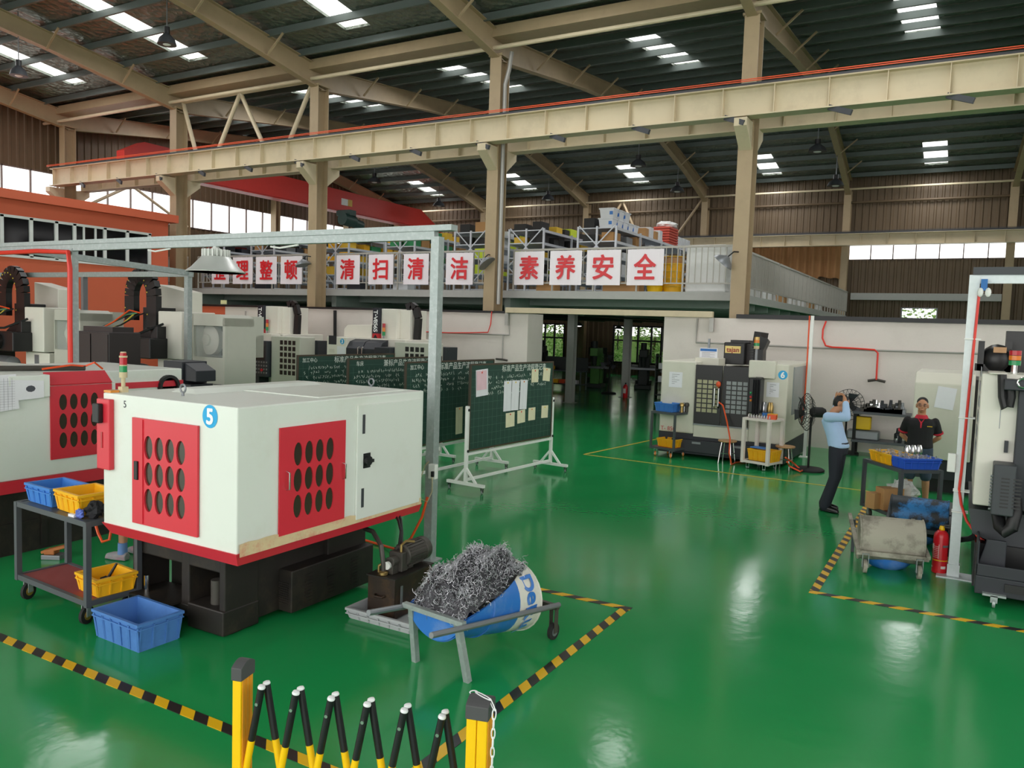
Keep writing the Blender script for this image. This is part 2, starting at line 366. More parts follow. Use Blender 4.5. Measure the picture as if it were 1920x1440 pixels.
# ---------------------------------------------------------------- rafters with flange braces
def rafter(pts,label,group):
    x0,y0,_=pts[0]; t=thing('roof_rafter',label,'roof beam',(x0,y0,0),0,group)
    b=MB()
    for (xa,ya,da),(xb,yb,db) in zip(pts,pts[1:]):
        za,zb=zroof(ya)-.22,zroof(yb)-.22; dd=(za-zb)
        for hw,u,v in ((.125,0,.02),(.012,.02,1),(.125,-1,0)):
            if u==0: A=(za,za-.025); B=(zb,zb-.025)
            elif u==-1: A=(za-da,za-da+.025); B=(zb-db,zb-db+.025)
            else: A=(za-.02,za-da+.02); B=(zb-.02,zb-db+.02)
            b.add([(xa-hw,ya,A[0]),(xa+hw,ya,A[0]),(xa+hw,ya,A[1]),(xa-hw,ya,A[1]),(xb-hw,yb,B[0]),(xb+hw,yb,B[0]),(xb+hw,yb,B[1]),(xb-hw,yb,B[1])],[(0,1,2,3),(7,6,5,4),(0,4,5,1),(1,5,6,2),(2,6,7,3),(3,7,4,0)])
    b.build('beam','beige_steel',t,w=True)
    y=pts[0][1]+2.2
    while y<pts[-1][1]-1:
        xx=x0+(pts[-1][0]-x0)*(y-pts[0][1])/(pts[-1][1]-pts[0][1])
        MB().bar((xx+.1,y,zroof(y)-.8),(xx+.75,y,zroof(y)-.25),.05).build('flange_brace','beige_steel',t,w=True); y+=2.6
for i,(x,fx) in enumerate(zip(COLX,FX)):
    rafter([(x,-8,.55),(x,8.5,.6),(x,15,.55),(x,20.05,.72)],'beige near bay rafter meeting the column '+cw[i],'near bay rafters')
    rafter([(x,19.9,.72),(x+(fx-x)*.3,26,.55),(x+(fx-x)*.5,31.4,.6),(x+(fx-x)*.8,38.5,.55),(fx,42.9,.8)],'beige far bay rafter rising from the column '+cw[i],'far bay rafters')
def purl(y,kind,n,grp):
    z=zroof(y); b=MB(); x0,x1=-34,8.5
    b.prism([(y-.035,z-.02),(y+.035,z-.02),(y+.035,z-.035),(y-.02,z-.035),(y-.02,z-.205),(y+.035,z-.205),(y+.035,z-.22),(y-.035,z-.22)],'x',x0,x1)
    tag(b.build('purlin','purlin_steel'),kind%n,'purlin',grp)
ordn=['first','second','third','fourth','fifth','sixth','seventh','eighth','ninth','tenth','eleventh','twelfth','thirteenth','fourteenth','fifteenth','sixteenth','seventeenth']
y=19.0;n=0
while y>8: purl(y,'grey roof purlin of the near bay, %s towards the viewer from the valley gutter',ordn[n],'near bay purlins'); y-=1.3; n+=1
y=20.9;n=0
while y<42.6: purl(y,'grey roof purlin of the far bay, %s beyond the valley gutter',ordn[n],'far bay purlins'); y+=1.35; n+=1
# valley gutter and eave tubes
b=MB(); b.prism([(19.5,10.95),(19.45,10.62),(20.15,10.62),(20.1,10.95),(20.05,10.95),(20.1,10.68),(19.5,10.68),(19.55,10.95)],'x',-34,8.5)
tag(b.build('valley_gutter','beige_steel'),'long beige box gutter along the roof valley above the columns','gutter')
def pipe(name,p,q,r,m,label,cat,grp=None): return tag(MB().cyl(p,q,r,n=10).build(name,m,smooth=True),label,cat,grp)
pipe('tie_tube',(-34,19.55,10.35),(8.5,19.55,10.35),.06,'cream_steel','long cream tie tube just below the valley gutter','tie tube','tie tubes')
pipe('tie_tube',(-34,42.6,9.85),(8.5,42.6,9.85),.05,'cream_steel','thin cream tie tube high along the far wall','tie tube','tie tubes')
pipe('tie_tube',(-34,31.4,11.6),(8.5,31.4,11.6),.05,'cream_steel','thin cream tie tube under the far bay ridge','tie tube','tie tubes')
pipe('wall_girt',(-34,43.0,9.25),(8.5,43.0,9.25),.06,'corrugated','brown horizontal girt tube high on the far wall','girt')
# zigzag bracing between the columns
t=thing('zigzag_brace','cream zigzag tube bracing above the crane beam between the two left columns','brace',(-22.5,19.95,8.4))
for p,q in (((-25.8,10.45),(-19.2,10.45)),((-25.75,10.4),(-25.0,8.45)),((-22.75,10.4),(-23.9,8.45)),((-22.7,10.4),(-21.5,8.45)),((-19.3,10.4),(-20.4,8.45))):
    MB().cyl((p[0],19.95,p[1]),(q[0],19.95,q[1]),.075,n=10).build('tube','cream_steel',t,w=True,smooth=True)
t=thing('zigzag_brace','beige zigzag bracing on the far wall above the storage racks','brace',(-16,42.9,7.6))
for p,q in (((-19,7.3),(-17.6,9.8)),((-17.5,9.8),(-16.4,7.6)),((-12.9,9.8),(-14.6,7.4))):
    MB().cyl((p[0],42.8,p[1]),(q[0],42.8,q[1]),.07,n=8).build('tube','beige_steel',t,w=True,smooth=True)
t=thing('zigzag_brace','cream cross bracing in front of the bright left wall windows','brace',(-32.9,23,7))
for p,q in (((20.6,6.9),(23.2,8.4)),((23.2,8.4),(26.2,6.9))):
    MB().cyl((-33.5,p[0],p[1]),(-33.5,q[0],q[1]),.07,n=8).build('tube','cream_steel',t,w=True,smooth=True)
# ---------------------------------------------------------------- crane beams
def crane_beam(y,z0,z1,x0,x1,label,rail=True,side=-1,cm='orange_pipe'):
    t=thing('crane_runway_beam',label,'crane beam',((x0+x1)/2,y,z0),0,'crane runway beams')
    b=MB(); b.box(x0,x1,y-.2,y+.2,z0,z0+.03); b.box(x0,x1,y-.17,y+.17,z1-.03,z1); b.box(x0,x1,y-.01,y+.01,z0+.03,z1-.03); b.build('girder','cream_steel',t,w=True)
    x=x0+.2; b=MB()
    while x<x1: b.box(x-.008,x+.008,y-.16,y+.16,z0+.03,z1-.03); x+=1.19
    b.build('stiffeners','cream_steel',t,w=True)
    if rail:
        MB().box(x0,x1,y-.05,y+.05,z1,z1+.09).build('rail','dark_grey',t,w=True)
        for k,dz in enumerate((.06,.1)):
            MB().bar((x0,y+side*.28,z1+dz),(x1,y+side*.28,z1+dz),.02,.018).build('conductor_bar',cm,t,w=True)
    return t
t=crane_beam(19.35,7.68,8.38,-33,9,'long cream crane runway beam on the near side of the columns with orange conductor bars')
x=-31
while x<8: MB().bar((x,19.25,7.7),(x+.5,19.1,7.5),.07,.12).build('hanger_bracket','dark_grey',t,w=True); x+=2.33
crane_beam(20.55,7.63,8.33,-33,9,'long cream crane runway beam on the far side of the columns',True,1,'dark_grey')
crane_beam(42.2,7.05,7.62,-30,9,'cream crane runway beam along the far wall above the window strip',True,-1,'dark_grey')
t=thing('bridge_crane','red overhead bridge crane spanning the far bay at left','crane',(-30,31,8.46))
b=MB(); Yb=[(20.3,8.5,9.1),(21.2,8.5,9.6),(40.2,8.5,9.55),(41.6,8.1,8.9),(42.4,7.8,8.4)]
for (a,z0,z1),(c,y0,y1) in zip(Yb,Yb[1:]):
    b.add([(-30.25,a,z0),(-29.75,a,z0),(-29.75,a,z1),(-30.25,a,z1),(-30.25,c,y0),(-29.75,c,y0),(-29.75,c,y1),(-30.25,c,y1)],[(0,1,2,3),(7,6,5,4),(0,4,5,1),(1,5,6,2),(2,6,7,3),(3,7,4,0)])
b.build('girder','crane_red',t,w=True); MB().box(-30.35,-29.65,20.3,43-.6,8.42,8.46).build('lower_flange','crane_red',t,w=True)
MB().box(-31.5,-28.5,20.35,20.75,8.44,8.77).build('end_carriage','crane_red',t,w=True)
mat('motor_green','#2c4a44',.45,0,.15); mat('sign_yellow','#e0b85a',.5)
h=thing('chain_hoist','dark green electric hoist hanging under the red crane girder','hoist',tuple(on_x(655,412,-29.0)))
MB().cyl((-.05,-.5,0),(-.05,.35,-.05),.33,n=16).build('drum','motor_green',h,smooth=True); MB().cyl((0,.35,-.12),(0,.95,-.2),.26,n=16).build('motor','motor_green',h,smooth=True)
MB().box(-.74,.2,-.2,.3,.22,.5).build('trolley','motor_green',h); MB().tube([(0,0,-.3),(0,0,-.6),(.08,0,-.72),(0,0,-.82),(-.08,0,-.75)],.03).build('hook','black',h)
for px,py,w_,hh,m_ in ((646,379,.5,.35,'white_paint'),(656,381,.35,.35,'sign_yellow')):
    p=on_x(px,py,-29.74); s=MB().box(-29.745,-29.72,p.y-w_/2,p.y+w_/2,p.z-hh/2,p.z+hh/2).build('plate',m_,t,w=True)
# ---------------------------------------------------------------- orange two-storey office
t=thing('office_block','orange two-storey office block inside the hall at left','building',(-29.5,8,0))
b=MB(); X=-25.2
b.box(-34,X,-2,18.9,5.4,5.88); b.box(-34,X,-2,18.9,2.45,4.16); b.box(-34,X,18.2,18.9,4.16,5.4); b.box(-34,-25.9,-2,18.2,4.16,5.4)
b.box(-34,X,-2,15.9,0,2.45); b.box(-34,X,17.1,18.9,0,2.45); b.box(-34,X,15.9,17.1,0,1.9); b.build('wall','orange_wall',t,w=True)
MB().box(-34,-24.95,-2.2,19.15,5.88,6.15).build('roof_edge','orange_wall',t,w=True)
b=MB(); b.box(X-.06,X+.04,-2,18.2,4.16,4.24); b.box(X-.06,X+.04,-2,18.2,5.34,5.42)
for y in (10.9,12.2,13.2,14.06,14.84,15.43,16.47,17.29,18.14): b.box(X-.06,X+.04,y-.05,y+.05,4.2,5.4)
for y in (15.75,16.15): b.box(X-.06,X+.02,y-.03,y+.03,4.2,5.4)
b.build('window_frame','pvc_frame',t,w=True)
MB().quad((X-.02,-2,4.2),(X-.02,18.2,4.2),(X-.02,18.2,5.4),(X-.02,-2,5.4)).build('window_pane','dark_glass',t,w=True)
b=MB(); b.box(X-.1,X+.03,15.85,17.15,2.38,2.5); b.box(X-.1,X+.03,15.85,17.15,1.86,1.94); b.box(X-.1,X+.03,16.45,16.53,1.9,2.45); b.build('window_frame','pvc_frame',t,w=True)
mat('lit_room','#f4f2dc',.8,emit=.6); MB().box(X-.12,X-.08,15.9,17.1,1.9,2.45).build('lit_window','lit_room',t,w=True)
# ---------------------------------------------------------------- mezzanine
t=thing('mezzanine_deck','grey steel mezzanine floor behind the columns','mezzanine',(-18,31,3.3))
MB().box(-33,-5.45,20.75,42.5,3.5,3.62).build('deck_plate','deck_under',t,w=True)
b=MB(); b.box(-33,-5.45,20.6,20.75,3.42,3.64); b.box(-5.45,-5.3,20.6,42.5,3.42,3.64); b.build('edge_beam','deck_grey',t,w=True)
b=MB()
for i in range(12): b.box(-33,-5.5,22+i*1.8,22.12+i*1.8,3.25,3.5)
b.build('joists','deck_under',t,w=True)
b=MB()
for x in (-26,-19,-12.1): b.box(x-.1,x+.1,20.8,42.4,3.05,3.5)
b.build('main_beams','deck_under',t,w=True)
for (px,py) in ((1068,755),(1172,745)):
    p=at(px,py); u=thing('mezzanine_post','grey steel post standing on the workshop floor under the mezzanine, %s'%('nearer one' if px<1100 else 'one beside the red extinguisher'),'column',(p.x,p.y,0),0,'mezzanine posts')
    b=MB(); icol(b,0,0,0,3.25,.26,.26,.02); b.build('shaft','deck_grey',u); MB().box(-.2,.2,-.2,.2,0,.02).build('base_plate','conduit',u)
for (x,y) in ((-19,27),(-19,34),(-5.6,31.5),(-12.1,36)):
    u=thing('mezzanine_post','grey steel post further back under the mezzanine','column',(x,y,0),0,'mezzanine posts further back'); b=MB(); icol(b,0,0,0,3.04,.26,.26,.02); b.build('shaft','conduit',u)
mat('rail_grey','#a9a69e',.45,.1)
def railing(x0,y0,x1,y1,label,pitch=.16,z=3.64,top=4.82):
    t=thing('balcony_railing',label,'railing',((x0+x1)/2,(y0+y1)/2,z),0,'mezzanine railings')
    for zz,r in ((top,.028),(z+.22,.018)): MB().bar((x0,y0,zz),(x1,y1,zz),r*2).build('rail','rail_grey',t,w=True)
    L=math.hypot(x1-x0,y1-y0); n=int(L/pitch); proto=None; pp=None
    for i in range(n+1):
        x=x0+(x1-x0)*i/n; y=y0+(y1-y0)*i/n; post=(i%8==0)
        src=pp if post else proto
        if src is None:
            b=MB(); w=.022 if post else .011; b.box(-w,w,-w,w,0 if post else .21,top-z)
            o=b.build('post' if post else 'baluster','rail_grey',t)
            if post: pp=o
            else: proto=o
        else: o=src.copy(); C.objects.link(o); o.parent=t
        o.location=(x-t.location.x,y-t.location.y,0)
for a,c,l in ((-25.7,-19.3,'behind the first four red characters from left'),(-18.7,-12.4,'in front of the middle racks, behind the middle four characters'),(-11.8,-5.2,'in front of the right racks, behind the last four characters')):
    railing(a,20.6,c,20.6,'pale grey steel balcony railing '+l)
railing(-32.6,20.6,-26.3,20.6,'pale grey steel balcony railing at far left behind the office roof')
for i in range(4): railing(-5.36,20.8+i*5.55,-5.36,20.8+i*5.55+5.4,'pale grey railing on the right side of the mezzanine, %s section back'%ordn[i],.1)
chars='整理整顿清扫清洁素养安全'
PX=[(-24.85,-23.9),(-23.7,-22.66),(-22.48,-21.45),(-21.26,-20.24),(-18.67,-17.65),(-17.28,-16.25),(-15.83,-14.84),(-14.18,-13.36),(-11.73,-10.75),(-10.56,-9.56),(-9.41,-8.4),(-8.2,-7.17)]
pl=['behind the hanging work lamp','second from left','third from left','beside the second column','first right of the second column','second right of the second column','third right of the second column','behind the galvanised post','first right of the third column','second right of the third column','third right of the third column','nearest the yellow tubs']
for i,(ch,(a,c)) in enumerate(zip(chars,PX)):
    if i==7: c=a+1.0
    t=thing('character_poster','white poster on the mezzanine railing with the red character %s, %s'%(ch,pl[i]),'poster',((a+c)/2,20.52,3.8),0,'slogan posters on the railing')
    b=MB(); n=8; W_=c-a
    for q in range(n):
        u0=-W_/2+W_*q/n; u1=u0+W_/n; f=lambda u:.012*math.sin(u*7+i)
        b.quad((u0,f(u0),0),(u1,f(u1),0),(u1,f(u1),.97),(u0,f(u0),.97)); b.quad((u1,f(u1)+.006,0),(u0,f(u0)+.006,0),(u0,f(u0)+.006,.97),(u1,f(u1)+.006,.97))
    b.build('sheet','poster',t)
    text(ch,.7,'character','poster_red',t,(0,-.022,.5),FACE_Y,.003,w=.6,h=.66,bold=.016)
# ---------------------------------------------------------------- near machines and carts
mat('machine_white','#e2e7e0',.35,0,.03,2,dirt='#d2d4c6',damt=.4)
mat('machine_red','#d4303f',.35,0,.06,2.5)
mat('rusty_seam','#d9c39a',.8,0,.15,9,dirt='#cf6a60',damt=.8)
mat('cast_black','#24201d',.55,.1,.35,5,dirt='#4a4034',damt=.6)
mat('tinted_window','#3b352b',.15,0,.15,4)
mat('sticker_blue','#14a5e0',.4,0,.02); mat('sticker_white','#f6f8f8',.4,0,0)
mat('cart_grey','#52565b',.45,.2,.1); mat('red_board','#8a3a38',.6,0,.12,5)
mat('rubber','#1f1f1f',.8,0,.2); mat('gold_hub','#c29a4a',.35,.6)
mat('crate_blue','#3f7fce',.5,0,.06,3); mat('crate_blue_old','#4a7cc0',.6,0,.12,5,dirt='#2f5a98',damt=.5); mat('crate_yellow','#f2b61a',.45,0,.05,3); mat('crate_grey','#b2b5b8',.6,0,.08)
mat('oily_brown','#2e2118',.5,.1,.4,7,dirt='#6b4a26',damt=.5); mat('motor_grey','#4b4843',.5,.3,.3,8)
mat('brass','#b79b62',.35,.8); mat('hose_black','#1b1b1d',.5)
mat('amber','#d88a2a',.3); mat('lamp_red','#b3222c',.2); mat('lamp_green','#1f8a50',.2); mat('lamp_amber','#d97a28',.2); mat('dirty_cream','#c3b48f',.5,0,.15)
mat('cloth_black','#202024',.9,0,.3,20); mat('cloth_blue','#5b6fc4',.7,0,.4,20)
def ellipse(b,P,cu,cv,ru,rv,n=20):
    k=len(b.v); b.v+=[Vector(P(cu+ru*math.cos(2*PI*i/n),cv+rv*math.sin(2*PI*i/n))) for i in range(n)]; b.f.append(tuple(range(k,k+n)))
def holed_panel(t,name,plane,off,th,u0,u1,z0,z1,cs,ru,rv,m,pm):
    "sheet panel with oval windows; off = outer face; th = thickness (signed, inwards)"
    n=20; b=MB(); P=(lambda u,z,d=0:(u,off+d,z)) if plane=='y' else (lambda u,z,d=0:(off+d,u,z))
    us=sorted({round(c[0],4) for c in cs}); zs=sorted({round(c[1],4) for c in cs})
    ue=[u0]+[(a+c)/2 for a,c in zip(us,us[1:])]+[u1]; ze=[z0]+[(a+c)/2 for a,c in zip(zs,zs[1:])]+[z1]
    for i,u in enumerate(us):
        for j,z in enumerate(zs):
            L_=[]; R_=(ue[i],ue[i+1],ze[j],ze[j+1])
            for q in range(n):
                a=2*PI*q/n; c,s=math.cos(a),math.sin(a); ax=(R_[1]-u) if c>0 else (u-R_[0]); az=(R_[3]-z) if s>0 else (z-R_[2])
                k=min(ax/abs(c) if abs(c)>1e-6 else 9,az/abs(s) if abs(s)>1e-6 else 9); L_.append((u+c*k,z+s*k))
            for q in range(n):
                r=(q+1)%n; A=(u+ru*math.cos(2*PI*q/n),z+rv*math.sin(2*PI*q/n)); B=(u+ru*math.cos(2*PI*r/n),z+rv*math.sin(2*PI*r/n))
                b.quad(P(*A),P(*L_[q]),P(*L_[r]),P(*B)); b.quad(P(*A),P(*B),P(*B,th),P(*A,th))
            # corner triangles
            for (cu,cz) in ((R_[0],R_[2]),(R_[1],R_[2]),(R_[1],R_[3]),(R_[0],R_[3])):
                best=sorted(range(n),key=lambda q:(L_[q][0]-cu)**2+(L_[q][1]-cz)**2)
                for q in range(n):
                    r=(q+1)%n
                    if abs((L_[q][0]-L_[r][0]))>1e-5 and abs(L_[q][1]-L_[r][1])>1e-5 and ((L_[q][0]-cu)*(L_[r][0]-cu)>=-1e-6 and (L_[q][1]-cz)*(L_[r][1]-cz)>=-1e-6) and min(abs(L_[q][0]-cu),abs(L_[r][0]-cu))<1e-4 and min(abs(L_[q][1]-cz),abs(L_[r][1]-cz))<1e-4:
                        b.add([P(*L_[q]),P(cu,cz),P(*L_[r])],[(0,1,2)])
    for (a,c,e,f) in ((u0,z0,u1,z0),(u1,z0,u1,z1),(u1,z1,u0,z1),(u0,z1,u0,z0)): b.quad(P(a,c),P(e,f),P(e,f,th),P(a,c,th))
    o=b.build(name,m,t,w=True)
    for (u,z) in cs:
        g=MB(); Q=(lambda a,c:P(a,c,th*.8)); ellipse(g,Q,u,z,ru*1.05,rv*1.05); og=g.build('window_oval',pm,o); og.location=(0,0,0)
        og.data.transform(Matrix.Translation(-Vector(t.location)))
    return o
def crate(name,label,w,d,h,m,loc,rz=0,group=None,cat='crate',tp=.02):
    t=thing(name,label,cat,loc,rz,group); th=.012
    def ring(e,z): return [(-w/2+e,-d/2+e,z),(w/2-e,-d/2+e,z),(w/2-e,d/2-e,z),(-w/2+e,d/2-e,z)]
    b=MB(); A=ring(tp,0)+ring(0,h)+ring(th,h)+ring(tp+th,.012); f=[(3,2,1,0),(12,13,14,15)]
    for k in (0,4,8):
        for i in range(4): f.append((k+i,k+(i+1)%4,k+4+(i+1)%4,k+4+i))
    b.add(A,f); bd=b
    b=MB(); e=.014
    for (x0,x1,y0,y1) in ((-w/2-e,w/2+e,-d/2-e,-d/2),(-w/2-e,w/2+e,d/2,d/2+e),(-w/2-e,-w/2,-d/2,d/2),(w/2,w/2+e,-d/2,d/2)):
        b.box(x0,x1,y0,y1,h-.022,h); b.box(x0+.004,x1-.004,y0+.002,y1-.002,h-.055,h-.045)
    b.build('rim',m,t)
    b=bd; n=max(3,int(w/.1))
    for i in range(n+1):
        x=-w/2+tp+(w-2*tp)*i/n
        for s in (-1,1): b.bar((x,s*(d/2-tp+.003),.01),(x*(w/(w-2*tp)),s*(d/2+.003),h-.03),.014,.012)
    n=max(2,int(d/.1))
    for i in range(n+1):
        y=-d/2+tp+(d-2*tp)*i/n
        for s in (-1,1): b.bar((s*(w/2-tp+.003),y,.01),(s*(w/2+.003),y,h-.03),.012,.014)
    b.build('body',m,t); return t
def caster(t,x,y,r,wm,hm,fm,top,w=.035,rz=0):
    b=MB(); b.lathe([(r*.55,-w/2),(r,-w/2+.004),(r,w/2-.004),(r*.55,w/2)],(0,0,0),18,'x').xf(Matrix.Translation((x,y,r))@Matrix.Rotation(rz,4,'Z')); o=b.build('wheel',wm,t,smooth=True)
    b=MB().lathe([(r*.56,-w/2-.002),(r*.56,w/2+.002)],(0,0,0),14,'x').xf(Matrix.Translation((x,y,r))@Matrix.Rotation(rz,4,'Z')); b.build('hub',hm,o)
    b=MB()
    for s in (-1,1): b.box(s*(w/2+.008)-.003,s*(w/2+.008)+.003,-r*.35,r*.35,-.01,top-r)
    b.box(-w/2-.012,w/2+.012,-.04,.04,top-r-.005,top-r); b.xf(Matrix.Translation((x,y,r))@Matrix.Rotation(rz,4,'Z')); b.build('fork',fm,t)
# --- lathe number five
t=thing('cnc_lathe','white lathe enclosure with red oval-windowed doors and blue number five sticker','machine tool',(-5.7,5.5,0))
x0,x1,y0,y1,zb,zt=-6.58,-4.88,4.28,6.72,.7,1.88
b=MB(); b.box(x0,x1,y0,y1,zb,zt); enc=b.build('enclosure','machine_white',t,w=True,bev=.012)
b=MB(); b.add([(x0-.01,y0-.012,.72),(x1+.012,y0-.012,.72),(x1+.012,y1,.7),(x0-.01,y1,.7),(x0+.05,y0+.04,.62),(x1-.03,y0+.04,.61),(x1-.03,y1,.6),(x0+.05,y1,.6)],[(0,1,2,3),(7,6,5,4),(0,4,5,1),(1,5,6,2),(2,6,7,3),(3,7,4,0)]); b.build('skirt','machine_red',t,w=True,label='red lower skirt band')
b=MB(); n=26; random.seed(3)
up=[.8-.05*i/n+random.uniform(-.015,.02) for i in range(n+1)]
for i in range(n):
    ya,yb=y0+.02+(y1-y0-.04)*i/n,y0+.02+(y1-y0-.04)*(i+1)/n; b.quad((x1+.0135,ya,.69),(x1+.0135,yb,.69),(x1+.0135,yb,up[i+1]),(x1+.0135,ya,up[i]))
b.build('peeling_paint','rusty_seam',t,w=True,label='peeling tan strip along the lower edge')
d1=holed_panel(t,'front_door','y',y0-.025,.02,-6.14,-5.31,.79,1.70,[(-5.925+.137*i,1.01+.225*j) for i in range(4) for j in range(3)],.055,.1,'machine_red','tinted_window')
d2=holed_panel(t,'side_panel','x',x1+.016,-.012,4.71,5.51,.77,1.68,[(4.92+.13*i,.99+.225*j) for i in range(4) for j in range(3)],.05,.1,'machine_red','tinted_window')
MB().box(-6.10,-6.055,y0-.04,y0-.024,1.17,1.33).build('latch','black',t,w=True,bev=.004)
MB().box(-6.03,-5.99,y0-.034,y0-.024,.8,1.69).build('door_fold','machine_red',t,w=True)
for yy,za,zc in ((4.79,1.15,1.31),(5.48,1.14,1.29)): MB().tube([(x1+.012,yy,za),(x1+.05,yy,za+.01),(x1+.05,yy,zc-.01),(x1+.012,yy,zc)],.007).build('pull_handle','chrome',t,w=True,smooth=True)
dr=MB().box(x1,x1+.02,5.67,6.66,.72,1.8).build('cabinet_door','machine_white',t,w=True,bev=.006)
b=MB().box(x1+.02,x1+.028,5.755,5.85,1.2,1.34); b.cyl((x1+.028,5.8,1.27),(x1+.06,5.8,1.27),.045,n=18); b.box(x1+.06,x1+.075,5.75,5.85,1.255,1.285); b.build('power_switch','black',t,w=True)
for zz in (1.62,.92): MB().box(x1+.02,x1+.028,5.735,5.765,zz-.09,zz+.09).build('door_latch','dark_grey',t,w=True)
b=MB().box(-6.6,-6.42,y0-.05,y0-.0,1.21,1.83); b.build('control_box','machine_red',t,w=True,bev=.008,label='red control box on the left edge')
MB().box(-6.59,-6.5,y0-.1,y0-.05,1.62,1.79).build('keypad','black',t,w=True,bev=.01); MB().box(-6.53,-6.51,y0-.056,y0-.048,1.4,1.54).build('slot','lamp_red',t,w=True)
st=MB(); ellipse(st,lambda u,v:(u,y0-.003,v),-5.19,1.785,.088,.093,32); s5=st.build('number_sticker','sticker_blue',t,w=True,label='round blue sticker with a white 5')
text('5',.15,'digit','sticker_white',t,(-5.19+5.7,y0-.006-5.5,1.785),FACE_Y,.001,h=.12,bold=.006)
text('5',.05,'pen_mark','ink_dark',t,(-6.27+5.7,y0-.003-5.5,1.8),FACE_Y,.0005,h=.06)
b=MB(); b.box(-6.0,-5.0,5.3,6.6,zt,zt+.012); b.add([(-6.3,4.75,zt),(-5.95,4.75,zt),(-5.95,6.4,zt),(-6.3,6.4,zt),(-6.25,4.85,zt+.04),(-6.05,4.8,zt+.04),(-6.05,6.3,zt+.04),(-6.25,6.3,zt+.04)],[(3,2,1,0),(4,5,6,7),(0,1,5,4),(1,2,6,5),(2,3,7,6),(3,0,4,7)]); b.build('roof_panel','machine_white',t,w=True,bev=.01)
for px,py in ((343,738),(696,724)):
    p=at(px,py,1.9); p.x=max(p.x,x0+.05); b=MB(); b.tube([(.035*math.cos(a),0,.055+.035*math.sin(a)) for a in [2*PI*i/14 for i in range(15)]],.009,6); b.cyl((0,0,-.02),(0,0,.02),.012,n=8); b.xf(Matrix.Translation((p.x,p.y,1.89))); b.build('lifting_eye','grey_metal',t,w=True,smooth=True)
p=Vector((-6.5,4.42,zt)); lt=MB().box(p.x-.03,p.x+.03,p.y-.03,p.y+.03,zt,zt+.05).cyl((p.x,p.y,zt+.05),(p.x,p.y,zt+.13),.018,n=10).build('tower_light','dirty_cream',t,w=True,label='red and green signal tower on the roof')
for za,zc,m_,r in ((.13,.18,'dirty_cream',.034),(.18,.235,'lamp_green',.032),(.235,.245,'dirty_cream',.034),(.245,.31,'lamp_red',.032),(.31,.325,'dirty_cream',.035),(.325,.35,'lamp_red',.028),(.35,.36,'dirty_cream',.024)):
    MB().cyl((p.x,p.y,zt+za),(p.x,p.y,zt+zc),r,n=16).xf(Matrix.Translation(-Vector(t.location))).build('lens' if 'lamp' in m_ else 'ring',m_,lt,smooth=True)
MB().box(-6.6,-6.5,4.3,4.38,zt,zt+.02).build('clip','amber',t,w=True)
# enclosure shrunk about the camera point: same outline in view, now overhanging its base
bpy.context.view_layer.update(); tl=Matrix.Translation(t.location); A_=Matrix.Translation((0,0,.2245))@Matrix.Scale(.913,4)
for o in list(t.children): o.matrix_basis=tl.inverted()@A_@tl@o.matrix_basis
# cast base with two openings
b=MB(); bx0,bx1,by0,by1=-6.2,-5.03,4.3,6.0
b.box(bx0,bx0+.1,by0,by0+.3,.08,.82); b.box(-5.56,-5.46,by0,by0+.35,.08,.82); b.box(-5.1,bx1,by0,by0+.35,.02,.82); b.box(bx0+.003,bx1-.003,by0+.004,by0+.345,.52,.815); b.box(bx0+.002,-5.462,by0-.003,by0+.295,.085,.19); b.box(-5.458,bx1+.004,by0-.02,by0+.355,.015,.22)
b.box(bx0+.05,bx1-.02,by0+.35,by1-.2,.05,.82)
for xx,yy in ((-5.14,4.42),(-6.1,4.42),(-5.2,5.7),(-6.0,5.7)): b.box(xx-.09,xx+.09,yy-.09,yy+.09,0,.08)
b.build('cast_base','cast_black',t,w=True,bev=.012,label='oily black cast base')
MB().box(-6.18,-5.56,by0-.12,by0+.25,.185,.205).build('chip_tray','cast_black',t,w=True)
MB().cyl((-5.98,by0-.02,.205),(-5.98,by0-.02,.35),.022,n=10).build('steel_pin','chrome',t,w=True,smooth=True)
MB().cyl((-5.24,by0+.1,.22),(-5.24,by0+.1,.42),.05,n=14).build('levelling_screw','motor_grey',t,w=True,smooth=True)
lb=MB().box(-5.14,-4.9,4.9,5.98,.05,.42).build('coolant_box','cast_black',t,w=True,bev=.01)
for c in (5.1,5.38,5.7):
    b=MB()
    for j in range(9): b.box(-4.9,-4.892,c-.045,c+.045,.1+j*.03,.112+j*.03)
    b.build('louvre','cast_black',t,w=True)
b=MB()
for j in range(10): b.box(-5.1,-4.94,4.893,4.9,.12+j*.02,.13+j*.02)
b.build('louvre','cast_black',t,w=True)
b=MB(); b.box(-5.25,-5.0,5.45,5.98,.12,.82); b.build('rear_pedestal','cast_black',t,w=True,bev=.01)
# --- hydraulic power unit in its tray
crate('drip_tray','grey plastic drip tray under the oily hydraulic unit',.68,.62,.1,'crate_grey',(-4.19,5.5,0),0,None,'tray')
t=thing('hydraulic_unit','brown oily hydraulic power unit with ribbed motor beside lathe five','hydraulic unit',(-4.28,5.62,.02),math.radians(2))
MB().box(-.15,.14,-.29,.29,0,.35).build('oil_tank','oily_brown',t,bev=.008); MB().box(-.16,.15,-.3,.3,.35,.362).build('tank_lid','cast_black',t)
b=MB(); b.lathe([(.09,-.17),(.1,-.16),(.1,.1),(.108,.11),(.108,.17),(.06,.19)],(0,0,0),22,'y')
for i in range(22):
    a=2*PI*i/22; b.bar((.1*math.cos(a),-.15,.1*math.sin(a)),(.1*math.cos(a),.09,.1*math.sin(a)),.006,.022,up=(math.cos(a),0,math.sin(a)))
b.xf(Matrix.Translation((.03,.12,.49))); b.build('motor','motor_grey',t,smooth=True,ang=30)
